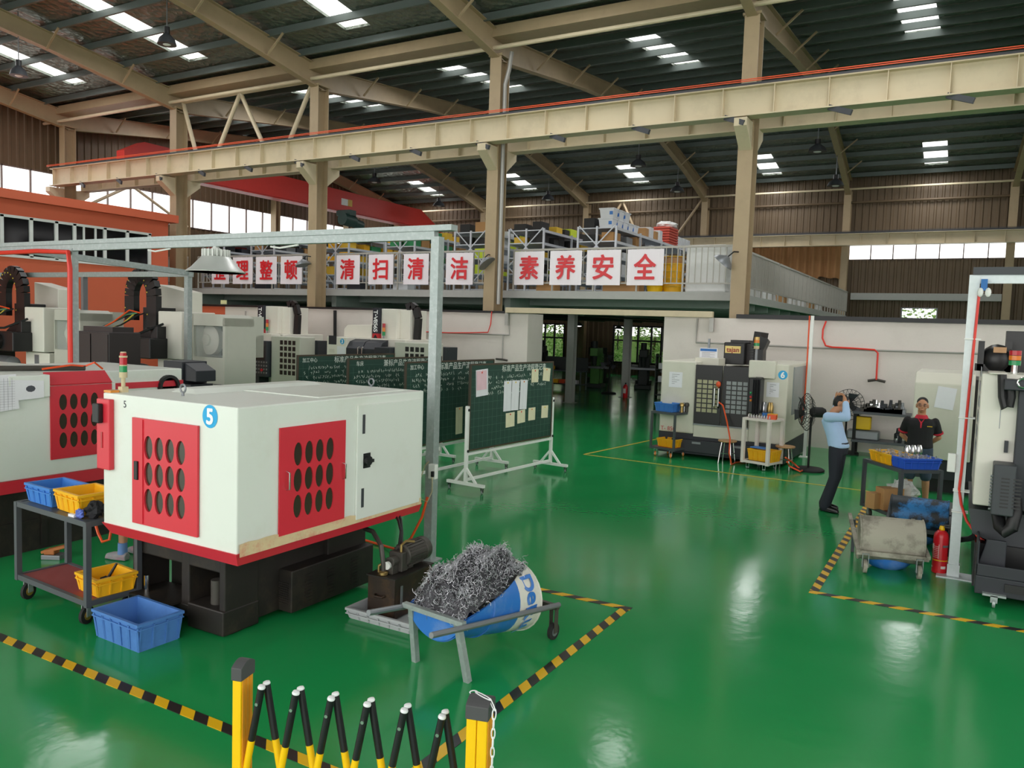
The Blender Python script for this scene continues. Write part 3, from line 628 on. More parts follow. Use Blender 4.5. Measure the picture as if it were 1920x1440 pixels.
b=MB(); b.box(-.05,.09,-.12,-.03,.37,.54); b.box(-.03,.05,-.2,-.1,.36,.5); b.cyl((.02,-.12,.47),(.02,-.2,.47),.045,n=14); b.box(.0,.06,-.05,.1,.36,.4); b.build('pump_block','motor_grey',t,bev=.006)
MB().cyl((-.0,-.225,.44),(0,-.2,.44),.035,n=18).build('pressure_gauge','white_paint',t,smooth=True)
b=MB(); b.tube([(-.1,-.2,.36),(-.1,-.2,.42),(-.06,-.19,.45),(-.02,-.17,.46)],.012); b.tube([(.05,-.08,.54),(.05,-.08,.6),(.07,-.04,.63),(.12,.02,.62)],.012); b.build('pipe_elbow','brass',t,smooth=True)
MB().tube([(-.03,-.22,.36),(-.03,-.23,.45),(-.08,-.2,.6),(-.25,-.1,.68),(-.42,0,.66)],.022).build('thick_hose','motor_grey',t,smooth=True)
b=MB(); b.tube([(0,-.05,.54),(-.05,.05,.68),(-.15,.15,.74),(-.27,.22,.8)],.013); b.tube([(.04,-.06,.54),(-.06,.08,.66),(-.16,.2,.74),(-.28,.28,.82)],.012); b.build('hose','hose_black',t,smooth=True)
b=MB(); b.lathe([(.035,0),(.04,.005),(.04,.025),(.03,.03)],(-.02,-.24,.362),14); b.build('filler_cap','brass',t,smooth=True)
MB().box(.141,.15,-.21,-.18,.1,.28).build('sight_glass','grey_metal',t,bev=.003)
MB().tube([(-.06,-.3,.2),(-.05,-.32,.19),(.03,-.32,.19),(.04,-.3,.2)],.01).build('carry_handle','oily_brown',t,smooth=True)
# --- swarf barrow (half drum)
t=thing('swarf_barrow','half drum barrow in blue and white heaped with metal swarf','wheelbarrow',(-3.2,5.1,0),math.radians(-8))
mat('drum_blue','#2f74c8',.4,0,.1,3,dirt='#b8c0c8',damt=.35); mat('drum_white','#dcdad2',.45,0,.06,3,dirt='#a89c8c',damt=.5)
R_=.29
def dz(s): return .56-.19*s
def dcut(s): return .47+.2*s
def dpt(s,a,r=R_): return Vector((r*math.sin(a),-.42+.95*s,dz(s)+r*math.cos(a)))
def drum(s0,s1,m,name,r=R_):
    b=MB(); ns=6; na=24
    for k in (0,1):
        rr=r-.012*k; base=len(b.v)
        for i in range(ns+1):
            s=s0+(s1-s0)*i/ns; a0=math.acos(max(-1,min(1,(dcut(s)-dz(s))/R_)))
            for j in range(na+1): b.v.append(dpt(s,a0+(2*PI-2*a0)*j/na,rr))
        for i in range(ns):
            for j in range(na):
                q=base+i*(na+1)+j; b.f.append((q,q+1,q+na+2,q+na+1) if k==0 else (q+na+1,q+na+2,q+1,q))
    return b.build(name,m,t,smooth=True)
drum(0,.7,'drum_blue','drum_body'); drum(.7,1,'drum_white','drum_band')
b=MB(); k=[dpt(1,2*PI*i/28,R_) for i in range(28)]; b.add(k+[p+Vector((0,-.012,0)) for p in k],[tuple(range(28)),tuple(range(28,56))[::-1]]); b.build('drum_end','drum_white',t)
b=MB(); a0=math.acos((dcut(0)-dz(0))/R_); k=[dpt(0,a0+(2*PI-2*a0)*i/20,R_) for i in range(21)]; b.add(k+[p+Vector((0,.012,0)) for p in k],[tuple(range(21))[::-1],tuple(range(21,42))]); b.build('drum_front','drum_blue',t)
for s in (.02,.36,.995):
    a0=math.acos(max(-1,min(1,(dcut(s)-dz(s))/R_))); MB().tube([dpt(s,a0+(2*PI-2*a0)*i/30,R_+.002) for i in range(31)],.008,6).build('drum_hoop','drum_white' if s>.9 else 'drum_blue',t,smooth=True)
for i,ch in enumerate('DeRui'):
    a=math.radians(58+i*23); p=dpt(.85,a,R_+.003)
    nrm=Vector((math.sin(a),0,math.cos(a))); dn=Vector((math.cos(a),0,-math.sin(a))); ax=nrm.cross(dn)   # text x runs down the side
    M_=Matrix((dn,ax,nrm)).transposed(); text(ch,.16,'letter','drum_blue',t,p,M_.to_euler(),.001,h=.13 if ch in 'DR' else .1,bold=.006)
b=MB()
for x in (-.235,.235): b.bar((x*1.12,-.33,0),(x*.97,-.42,.46),.045,.045,up=(0,1,0))
b.bar((-.3,-.43,.465),(.3,-.43,.465),.045,.035); b.build('leg_frame','galvanised',t)
for x in (-.31,.31): MB().tube([(x,-.78,.49),(x,-.4,.44),(x,.75,.3)],.022,10).build('handle_tube','grey_metal',t,smooth=True)
for x in (-.27,.27): caster(t,x,.74,.07,'rubber','grey_metal','motor_grey',.27)
MB().bar((-.31,.74,.28),(.31,.74,.28),.04).build('axle_bar','motor_grey',t)
# heap of swarf: a lumpy mound carrying thousands of fine metal curls
mat('swarf_dark','#3a3a3f',.5,.5,.4,14); mat('swarf','#c4c4cb',.35,.6,.3,30)
random.seed(11); b=MB(); N=16
def heap(u,v):
    s=.015+.96*v; a0=math.acos(max(-1,min(1,(dcut(s)-.04-dz(s))/R_))); hw=R_*math.sin(min(max(a0,.55),PI/2))*.93
    top=dcut(s)+.02+.17*math.sin(PI*min(1,v*1.05))**.7*(1-abs(u)**2.2)-.16*max(0,v-.75)+.1*min(1,v/.07)*(1-v)-.05*max(0,1-v/.07)+.035*math.sin(9*u+7*v)+.02*math.sin(17*v+3*u)-.05*abs(u)**3
    return Vector((hw*u,-.42+.95*s,top))
for i in range(N+1):
    for j in range(N+1): b.v.append(heap(-1+2*i/N,j/N))
for i in range(N):
    for j in range(N): q=i*(N+1)+j; b.f.append((q,q+N+1,q+N+2,q+1))
sk=MB()
for e in [heap(-1+2*i/N,0) for i in range(N+1)],: pass
b.xf(Matrix.Translation(Vector(t.location))@Matrix.Rotation(math.radians(-8),4,'Z'))
TM=Matrix.Translation(Vector((-3.2,5.1,0)))@Matrix.Rotation(math.radians(-8),4,'Z')
g=MB()
for q in range(3300):
    u,v=random.uniform(-1,1),random.uniform(0,1)**1.15; c=heap(u,v)+Vector((0,0,random.uniform(-.015,.03)))
    r=random.uniform(.006,.02); ax=Vector((random.gauss(0,1),random.gauss(0,1),random.gauss(0,.7))).normalized(); a_,b_=frame(ax); n_=random.choice((4,5,7)); tw=random.uniform(.6,1.3); ph=random.uniform(0,6)
    pts=[c+a_*r*math.cos(ph+i*tw)+b_*r*math.sin(ph+i*tw)+ax*(i*r*.55) for i in range(n_)]
    g.tube([TM@p for p in pts],.0017,3)
b.v+=[]; mound=b
so=g.build('metal_swarf','swarf'); tag(so,'grey heap of curly metal swarf filling the blue half drum','swarf',None,'stuff')
mo=mound.build('swarf_mound','swarf_dark',so,w=True)
# --- grey trolley with red lower shelf
def cart(name,label,loc,rz,w,d,zs,h,board,wr=.075,wm='rubber',hm='gold_hub',fm='cart_grey',lip=.0,grp=None,post=.045,castrz=0):
    t=thing(name,label,'trolley',loc,rz,grp); b=MB()
    for z in (zs,h):
        b=MB()
        for s in (-1,1): b.bar((-w/2,s*d/2,z-.02),(w/2,s*d/2,z-.02),post*.8,.045); b.bar((s*w/2,-d/2,z-.02),(s*w/2,d/2,z-.02),post*.8,.045)
        b.build('shelf_frame',fm,t)
    for sx in (-1,1):
        for sy in (-1,1): MB().box(sx*w/2-post/2,sx*w/2+post/2,sy*d/2-post/2,sy*d/2+post/2,zs-.05,h).build('post',fm,t)
    MB().box(-w/2+.02,w/2-.02,-d/2+.02,d/2-.02,zs-.02,zs-.005).build('lower_shelf',board,t); MB().box(-w/2+.01,w/2-.01,-d/2+.01,d/2-.01,h-.02,h-.004).build('upper_shelf',board if lip else fm,t)
    for sx in (-1,1):
        for sy in (-1,1): caster(t,sx*(w/2-.09),sy*(d/2-.04),wr,wm,hm,'galvanised',zs-.045,.035,castrz)
    return t
cart('tool_trolley','grey steel trolley with red lower shelf, carrying crates at left of lathe five',(-6.67,4.09,0),math.radians(-3.5),1.14,.44,.22,.88,'red_board',castrz=.35)
crate('storage_crate','bright blue plastic crate at the back of the grey trolley top, partly covered',.42,.32,.17,'crate_blue',(-6.98,4.1,.88),math.radians(-4),'blue and yellow crates at lathe five')
crate('storage_crate','yellow plastic crate on top of the grey trolley, beside the lathe',.4,.34,.18,'crate_yellow',(-6.5,4.08,.88),math.radians(-6),'blue and yellow crates at lathe five')
crate('storage_crate','yellow plastic crate with a black brush on the low red shelf',.34,.33,.16,'crate_yellow',(-6.25,4.09,.22),math.radians(-6),'blue and yellow crates at lathe five')
crate('storage_crate','large worn blue plastic crate empty on the green floor',.58,.38,.23,'crate_blue_old',(-5.6,3.93,0),math.radians(-2),None)
t=thing('hand_brush','black wire brush sticking out of the yellow crate on the low shelf','brush',(-6.24,4.05,.24),.2); b=MB(); b.tube([(0,0,.0),(.04,.02,.1),(.1,.05,.22)],[.016,.014,.01],8); b.build('handle','black',t,smooth=True)
b=MB(); b.box(-.05,.03,-.015,.045,0,.09,Matrix.Rotation(.4,4,'Y')); b.build('bristles','cloth_black',t)
b=MB(); random.seed(5)
def crumple(b,c,rx,ry,rz_,n=14,m=9,amp=.25):
    k=len(b.v)
    b.ell(c,rx,ry,rz_,n,m); c=Vector(c)
    for i in range(k,len(b.v)): b.v[i]=c+(b.v[i]-c)*(1+random.uniform(-amp,amp))
crumple(b,(-6.21,3.96,.945),.085,.07,.065,14,9,.25); o=tag(b.build('work_gloves','cloth_black'),'crumpled black gloves on the trolley corner','gloves')
b=MB(); crumple(b,(-6.27,3.87,.92),.05,.025,.035); tag(b.build('rag_bag','cloth_blue'),'small crumpled blue and white bag beside the black gloves','bag')
b=MB().box(-6.4,-6.32,3.85,3.88,.88,.905); tag(b.build('notepad','paper'),'small pale notepad lying at the trolley front edge','notepad')
# pedal, dark hose
t=thing('foot_pedal','rusty orange foot pedal switch on the floor left of the trolley','pedal',(-8.15,4.75,0),.5)
mat('rust_orange','#b06a35',.6,0,.2,10); MB().box(-.1,.1,-.07,.07,0,.05).build('base','grey_metal',t,bev=.006); MB().box(-.06,.2,-.05,.05,.0,.03,Matrix.Translation((-.05,0,.07))@Matrix.Rotation(-.28,4,'Y')).build('pedal_plate','rust_orange',t,bev=.006); MB().box(-.08,.03,-.055,.055,.05,.1).build('cover','rust_orange',t,bev=.01)
# --- folding barrier in the foreground
mat('barrier_yellow','#f5c400',.45,0,.05); mat('barrier_orange','#e59a2c',.45,0,.05); mat('cap_grey','#4a4a4c',.6); mat('plastic_white','#eceef0',.4)
bA=Vector((-2.8,2.5,0)); bB=Vector((-1.69,2.8,0)); bang=math.atan2(bB.y-bA.y,bB.x-bA.x)
t=thing('folding_barrier','yellow and black expanding barrier standing in the foreground','barrier',(bA.x,bA.y,0),bang); Lb=(bB-bA).length
def bpost(x,n):
    for k in range(n):
        o=x+k*.047; b=MB().box(o-.022,o+.022,-.05,.05,.02,.96); b.build('end_post','barrier_yellow',t,bev=.004)
        b=MB()
        for s in (-.028,.0,.028): b.box(o+.022,o+.026,s-.01,s+.01,.02,.95)
        b.build('post_groove','barrier_orange',t)
        b=MB(); pr=[(-.056,.93),(.056,.93),(.056,.985)]+[(.056-.112*i/8,.985+.028*math.sin(PI*(i+.6)/9)) for i in range(9)]+[(-.056,.985)]
        b.prism(pr,'x',o-.026,o+.028); b.build('cap','cap_grey',t,bev=.003)
bpost(0,1); bpost(Lb-.03,2)
npair=6; x=.09; st=(Lb-.2)/npair
for i in range(npair):
    xt=.11+i*(Lb-.28)/(npair-1)*1.0
    for s,yy in ((-1,-.022),(1,.022)):
        p=(xt,yy,.9); q=(xt+s*.16,yy,.06); m1=Vector(p).lerp(Vector(q),.3)
        MB().cyl(p,m1,.0165,n=12).build('lattice_tube','black',t,smooth=True,label='black upper half of a lattice tube'); MB().cyl(m1,q,.0166,n=12).build('lattice_tube','barrier_yellow',t,smooth=True)
        d=(Vector(p)-Vector(q)).normalized(); MB().lathe([(.017,0),(.018,.004),(.015,.012),(.004,.016)],(0,0,0),14).xf(Matrix.Translation(Vector(p))@Vector((0,0,1)).rotation_difference(d).to_matrix().to_4x4()).build('end_plug','plastic_white',t,smooth=True)
    MB().cyl((xt-.012,-.045,.83),(xt-.012,-.02,.83),.008,n=10).build('rivet','chrome',t,smooth=True)
ch=MB(); cx=Lb+.02
pth=[Vector((cx-.05+.03*math.cos(a),-.0+.02*math.sin(a),1.015)) for a in (2.6,1.6)]+[Vector((cx+.02,-.02,1.012)),Vector((cx+.048,-.045,.985))]+[Vector((cx+.05,-.06-.001*i,.95-.04*i)) for i in range(9)]
for i,(p,q) in enumerate(zip(pth,pth[1:])):
    d=(q-p); a_,b_=frame(d); s_=a_ if i%2 else b_; mid=(p+q)/2; l=d.length*.62; dn=d.normalized()
    ch.tube([mid+dn*l*math.cos(w_)+s_*.008*math.sin(w_) for w_ in [2*PI*j/10 for j in range(11)]],.0025,5)
ch.build('chain','plastic_white',t,smooth=True,label='white plastic chain hanging from the right post cap')
# ---------------------------------------------------------------- work-cell frames
def channel(b,p,q,w,h,t=.012):
    "galvanised strut"
    b.bar(p,q,w,h)
t=thing('cable_gantry','galvanised gantry frame over the lathes carrying a work lamp and cables','gantry',(-4.96,7.01,0))
MB().box(-5.01,-4.91,6.96,7.06,0,3.5).build('post','galvanised',t,w=True); MB().box(-11.53,-11.43,6.96,7.06,0,3.5).build('post','galvanised',t,w=True)
b=MB(); b.box(-15,-4.75,6.95,7.07,3.56,3.62); b.box(-15,-4.98,6.97,7.05,3.47,3.56); b.build('top_beam','galvanised',t,w=True)
MB().box(-5.06,-4.86,6.91,7.11,0,.015).build('base_plate','galvanised',t,w=True)
b=MB(); b.box(-4.93,-4.84,6.9,6.96,.92,1.08); b.build('socket_box','white_paint',t,w=True,bev=.008); MB().box(-4.875,-4.845,6.87,6.9,.95,1.01).build('plug','black',t,w=True,bev=.005)
MB().tube([(-4.86,6.88,.97),(-4.85,6.87,.8),(-4.9,6.86,.68),(-5.0,6.86,.7),(-5.05,6.9,.85),(-5.0,6.94,1.05),(-4.95,6.94,1.1)],.006,6).build('cord','dirty_cream',t,w=True,smooth=True)
b=MB(); b.tube([(-15,6.9,3.46),(-13,6.9,3.46),(-12.2,6.9,3.47),(-11.42,6.9,3.44),(-11.38,6.9,3.2),(-11.39,6.9,2.4),(-11.38,6.9,1.4),(-11.39,6.9,.2)],.035,8); b.build('red_hose_bundle','red_hose',t,w=True,smooth=True)
for x in (-9.5,-7.2): MB().tube([(x-.15,6.93,3.44),(x,6.93,3.42),(x+.3,6.93,3.45)],.012,6).build('cable_tail','white_paint',t,w=True,smooth=True)
t=thing('cable_gantry','galvanised gantry frame further back beside the large machining centre','gantry',(-12.7,9.95,0))
G2=9.95; MB().box(-12.74,-12.64,G2-.05,G2+.05,0,3.3).build('post','galvanised',t,w=True); MB().box(-15.95,-15.87,G2-.05,G2+.05,0,3.3).build('post','grey_metal',t,w=True)
MB().box(-19,-12.6,G2-.05,G2+.05,3.3,3.4).build('top_beam','galvanised',t,w=True); MB().bar((-12.72,7.07,3.5),(-12.68,G2,3.37),.09,.1).build('side_beam','galvanised',t,w=True)
# hanging work lamp
mat('spun_aluminium','#d6d8d6',.35,.35,.05)
t=thing('high_bay_lamp','ribbed aluminium high bay lamp hanging from the front gantry beam','lamp',(-8.41,7.01,3.14))
b=MB(); b.lathe([(.36,.0),(.365,.012),(.3,.06),(.22,.15),(.175,.2),(.17,.2),(.21,.145),(.29,.05),(.35,.0)],(0,0,0),40); b.build('reflector','spun_aluminium',t,smooth=True)
b=MB(); b.lathe([(.1,.2),(.11,.22),(.08,.28),(.04,.32),(.02,.36)],(0,0,0),20)
for i in range(20):
    a=2*PI*i/20; b.bar((.15*math.cos(a),.15*math.sin(a),.2),(.15*math.cos(a),.15*math.sin(a),.29),.012,.05,up=(math.cos(a),math.sin(a),0))
b.build('heat_sink','white_paint',t); MB().tube([(0,0,.33),(.02,0,.36),(-.02,0,.38),(0,0,.4)],.012,6).build('hook','grey_metal',t)
t2=None
# dark bell lamps on rods
def bell(loc,top,label,r=.3):
    t=thing('bell_lamp',label,'lamp',loc,0,'bell lamps under the roof')
    b=MB(); b.lathe([(r,0),(r*.97,.02),(r*.8,.16),(r*.4,.27),(r*.28,.3)],(0,0,0),24); b.build('shade','dark_grey',t,smooth=True); b=MB(); b.cyl((0,0,.3),(0,0,.48),r*.3,n=12); b.build('socket','black',t,smooth=True)
    MB().ell((0,0,.03),r*.5,r*.5,.06).build('bulb','white_paint',t,smooth=True); MB().cyl((0,0,.48),(0,0,top-loc[2]),.015,n=6).build('rod','grey_metal',t)
p=on_y(313,70,15.0); bell((p.x,p.y,p.z-.2),zroof(15)-.02,'dark bell lamp on a rod at the top left of the roof, nearer the viewer',.26)
p=on_y(35,130,14.2); bell((p.x,p.y,p.z-.2),zroof(14.2)-.02,'dark bell lamp at the far left edge under the roof',.26)
for (px,py,Y,l) in ((1533,275,33.5,'right of the fourth column, higher one'),(1567,340,38,'right of the fourth column, lower one'),(1197,303,33.5,'high in the middle of the far bay'),(702,335,33.5,'left of the third column, higher one'),(823,380,39,'left of the third column, lower one'),(1028,368,39,'just right of the third column'),(1270,352,39,'between the third and fourth columns, lower one')):
    p=on_y(px,py,Y); bell((p.x,p.y,p.z-.2),zroof(Y)-.02,'dark bell lamp under the far roof '+l,.36)
# lamps bracketed to the columns
def clamp_lamp(px,py,X,label,ry):
    p=on_y(px,py,19.55); t=thing('wall_lamp',label,'lamp',tuple(p),0,'bell lamps on the columns')
    M_=Matrix.Rotation(ry,4,'Y'); b=MB(); b.lathe([(.27,0),(.26,.02),(.2,.1),(.08,.17),(.05,.2)],(0,0,-.1),22).xf(M_); b.build('shade','grey_metal',t,smooth=True)
    MB().cyl((0,0,.0),(0,0,-.08),.06,n=10).xf(M_).build('bulb','white_paint',t,smooth=True); e=M_@Vector((0,0,.1)); MB().tube([e,e+Vector((.12,.05,.12)),Vector((X-p.x,.2,.2))],.018,6).build('bracket','black',t,smooth=True)
clamp_lamp(568,492,-19,'grey bell lamp bracketed to the second column from left beside a red character poster',-.25); clamp_lamp(910,490,-12.1,'grey bell lamp bracketed to the third column with the downpipe',-.7); clamp_lamp(1360,487,-4.96,'grey tilted bell lamp bracketed to the right corner column of the mezzanine',.7)
# ---------------------------------------------------------------- chalkboards
mat('chalkboard','#1d4238',.55,0,.12,2,dirt='#3b5d52',damt=.3); mat('board_frame','#4a3c2d',.5); mat('chalk','#dfe6df',.9); mat('chalk_faint','#6f8d80',.9); mat('chalk_blue','#7fb0d8',.9)
mat('note_cream','#e3ddbd',.8); mat('note_pink','#e9c4cf',.8); mat('pin_orange','#e8863a',.4); mat('pin_yellow','#f0d23a',.4)
def chalkboard(label,x,y0,L,rz,title,left,papers,zt=1.98):
    t=thing('chalkboard',label,'chalkboard',(x,y0,0),rz,'green chalkboards on wheeled stands'); z0=.62
    MB().box(-.012,.012,0,L,z0,zt).build('board','chalkboard',t)
    b=MB()
    for a in ((0,.025),(L-.025,L)): b.box(-.018,.018,a[0],a[1],z0,zt)
    for c in ((z0,z0+.025),(zt-.025,zt)): b.box(-.018,.018,.025,L-.025,c[0],c[1])
    b.build('frame','board_frame',t)
    b=MB()
    for j in range(1,11): b.box(.0122,.0128,.04,L-.04,z0+j*.125-.001,z0+j*.125+.001)
    for i in range(1,20): b.box(.0122,.0128,L*i/20-.001,L*i/20+.001,z0+.04,zt-.15)
    b.build('ruled_lines','chalk_faint',t)
    text(title,.1,'heading','chalk',t,(.014,L*.62,zt-.09),FACE_X,.0005,w=L*.55); 
    if left: text(left,.09,'heading','chalk',t,(.014,.28,zt-.09),FACE_X,.0005,w=.085*len(left))
    random.seed(len(label)); b=MB()      # rows of small illegible chalk marks
    for row,(ya,yb) in enumerate([(.1,.95),(.06,.97),(.08,.9),(.15,.6)]):
        y=L*ya
        while y<L*yb:
            z=zt-.22-.085*row
            for _ in range(3):
                c=Vector((.0135,y+random.uniform(0,.035),z+random.uniform(-.02,.02))); d=Vector((0,random.uniform(-.018,.018),random.uniform(-.022,.022))); b.bar(c-d,c+d,.0055,.001,up=(1,0,0))
            y+=.055 if random.random()<.8 else .16
    b.build('chalk_writing','chalk',t)['kind']='stuff'
    for k,y in enumerate((.0,L)):
        s=-1 if k==0 else 1; yy=y+s*.03
        MB().box(-.025,.025,yy-.025,yy+.025,.14,1.33).build('upright','white_paint',t,bev=.004)
        b=MB(); b.box(-.36,.36,yy-.025,yy+.025,.1,.145)
        for q in (-1,1): b.bar((q*.2,yy,.14),(q*.01,yy,.36),.035,.035,up=(0,1,0))
        b.build('foot','white_paint',t)
        for q in (-1,1): caster(t,q*.32,yy,.032,'grey_metal','white_paint','black',.1,.02)
        for zz in (.63,1.27): MB().cyl((.025,yy,zz),(.04,yy,zz),.022,n=10).build('knob','black',t)
    b=MB(); b.box(-.02,.02,0,L,.56,.6); b.build('ledge','white_paint',t); MB().box(-.02,.02,0,L,.16,.2).build('cross_bar','white_paint',t)
    for (y,z,w,h,m_,rot) in papers:
        n=t.location; M_=Matrix.Rotation(rz,4,'Z'); q=M_@Vector((.02,y,z)); pl_='cream slip' if m_=='note_cream' else 'pink note' if m_=='note_pink' else 'white sheet'
        pn=MB(); 
        for i in range(4): pn.quad((.0+.004*(i%2),-w/2+w*i/4,-h/2),(.004*((i+1)%2),-w/2+w*(i+1)/4,-h/2),(.004*((i+1)%2)*.3,-w/2+w*(i+1)/4,h/2),(.004*(i%2)*.3,-w/2+w*i/4,h/2))
        pn.xf(Matrix.Rotation(rot,4,'X')); o=pn.build('pinned_paper',m_,t); o.location=(.026 if m_=='note_pink' else .017,y,z)
        pin=MB().ell((0,0,h/2-.03),.012,.014,.014,8,6).build('pin',random.choice(('pin_orange','pin_yellow','red_hose')),o,smooth=True)
    return t
R4=math.radians(-4.5)
chalkboard('green chalkboard nearest the aisle, pinned with white sheets and cream slips',-6.62,10.3,2.45,R4,'标准产品生产流程登记表','',[(.3,1.68,.32,.42,'paper',.06),(.28,1.72,.26,.3,'note_pink',.04),(1.02,1.43,.22,.5,'paper',.0),(1.25,1.43,.22,.5,'paper',-.02),(1.5,1.43,.22,.5,'paper',-.03),(1.84,1.74,.22,.23,'note_cream',.0),(2.22,1.75,.24,.23,'note_cream',-.1),(1.12,1.03,.26,.24,'note_cream',.03),(1.45,1.06,.24,.22,'note_cream',.05),(1.78,1.08,.22,.22,'note_cream',0),(2.2,1.09,.22,.22,'note_cream',-.03)])
chalkboard('green chalkboard second from the aisle with two long cream slips at the bottom',-7.5,9.82,2.5,math.radians(-2),'标准产品生产流程登记表','加工中心',[(1.45,.95,.2,.46,'note_cream',.02),(1.72,.95,.19,.44,'note_cream',.05)])
chalkboard('green chalkboard third from the aisle, densely covered with chalk writing',-8.6,9.75,2.5,math.radians(-2),'兼标产品生产流程登记表','车床',[])
chalkboard('green chalkboard furthest left, partly behind the others',-9.75,9.8,2.5,math.radians(-2),'标准产品生产流程登记表','加工中心',[])
# ---------------------------------------------------------------- lathe four at the left edge
t=thing('cnc_lathe','white and red lathe at the left edge with papers hung on it','machine tool',(-9.8,4.8,0)); X=-8.55
b=MB(); b.prism([(3.7,.8),(5.72,.8),(5.72,1.78),(3.7,1.78)],'x',-11.3,X); b.add([(-11.3,3.7,1.78),(X,3.7,1.78),(X,5.72,1.78),(-11.3,5.72,1.78),(-11.3,3.7,1.9),(X-.14,3.7,1.9),(X-.14,5.72,1.9),(-11.3,5.72,1.9)],[(3,2,1,0),(4,5,6,7),(0,1,5,4),(1,2,6,5),(2,3,7,6),(3,0,4,7)]); b.build('enclosure','machine_white',t,w=True,bev=.012)
holed_panel(t,'side_door','x',X+.016,-.012,4.95,5.66,.97,1.77,[(5.09+.12*i,1.17+.21*j) for i in range(4) for j in range(3)],.045,.088,'machine_red','tinted_window')
b=MB(); b.add([(X+.012,4.95,1.775),(X+.012,5.66,1.775),(X-.12,5.66,1.9),(X-.12,4.95,1.9),(X+.02,4.95,1.79),(X+.02,5.66,1.79),(X-.12,5.66,1.915),(X-.12,4.95,1.915)],[(0,1,2,3),(7,6,5,4),(0,4,5,1),(1,5,6,2),(2,6,7,3),(3,7,4,0)]); b.build('sloped_lid','machine_red',t,w=True)
MB().box(-11.3,X+.015,3.7,5.95,.67,.8).build('skirt','machine_red',t,w=True,label='red lower skirt band'); MB().box(-11.2,X-.05,3.7,5.9,.0,.67).build('cast_base','cast_black',t,w=True)
b=MB()
for yy in (4.35,4.9,5.5): b.box(X-.06,X-.03,yy-.03,yy+.03,.05,.6)
b.box(X-.06,X-.035,3.7,5.9,.3,.34); b.build('base_ribs','cast_black',t,w=True)
MB().box(X-.1,X+.05,4.5,4.93,1.66,1.9).build('control_visor','machine_white',t,w=True,bev=.01)
MB().quad((X+.055,4.52,1.64),(X+.055,4.86,1.66),(X+.055,4.86,1.84),(X+.055,4.52,1.86)).build('stained_paper','paper',t,w=True)
b=MB(); ellipse(b,lambda u,v:(X+.057,u,v),4.72,1.76,.05,.035,9); b.build('ink_stain','ink_dark',t,w=True)
b=MB(); b.quad((X+.06,4.2,1.52),(X+.06,4.6,1.56),(X+.045,4.58,1.92),(X+.045,4.2,1.9)); b.build('chart_sheet','paper',t,w=True)
b=MB(); 
for j in range(12): b.box(X+.058,X+.06,4.25,4.56,1.56+.026*j,1.561+.026*j)
for j in range(8): b.box(X+.058,X+.06,4.25+.04*j,4.251+.04*j,1.55,1.88)
b.build('chart_lines','ink_dark',t,w=True)
MB().tube([(-9.6,4.1,1.93),(-9.2,4.9,1.93),(-8.95,5.6,1.93)],.03,8).build('cable_duct','motor_grey',t,w=True,smooth=True)
MB().tube([(-8.95,5.1,1.93),(-8.9,5.4,1.97),(-8.95,5.6,1.95),(-8.8,5.62,2.0),(-8.85,5.75,1.92)],.012,6).build('orange_cable','orange_hose',t,w=True,smooth=True)
t=thing('cnc_lathe','low white and red lathe just behind the signal tower of lathe five','machine tool',(-10.4,6.9,0))
b=MB(); b.box(-11.3,-9.5,6.0,7.35,.8,1.84); b.build('enclosure','machine_white',t,w=True,bev=.012); MB().box(-11.32,-9.485,6.02,7.36,1.6,1.68).build('red_band','machine_red',t,w=True); MB().box(-11.2,-9.6,6.05,7.3,0,.8).build('cast_base','cast_black',t,w=True)
b=MB(); b.lathe([(.16,0),(.16,.06),(.12,.06),(.12,.0)],(0,0,0),22,'x').xf(Matrix.Translation((-9.5,7.12,1.6))); b.build('fan_ring','black',t,w=True)
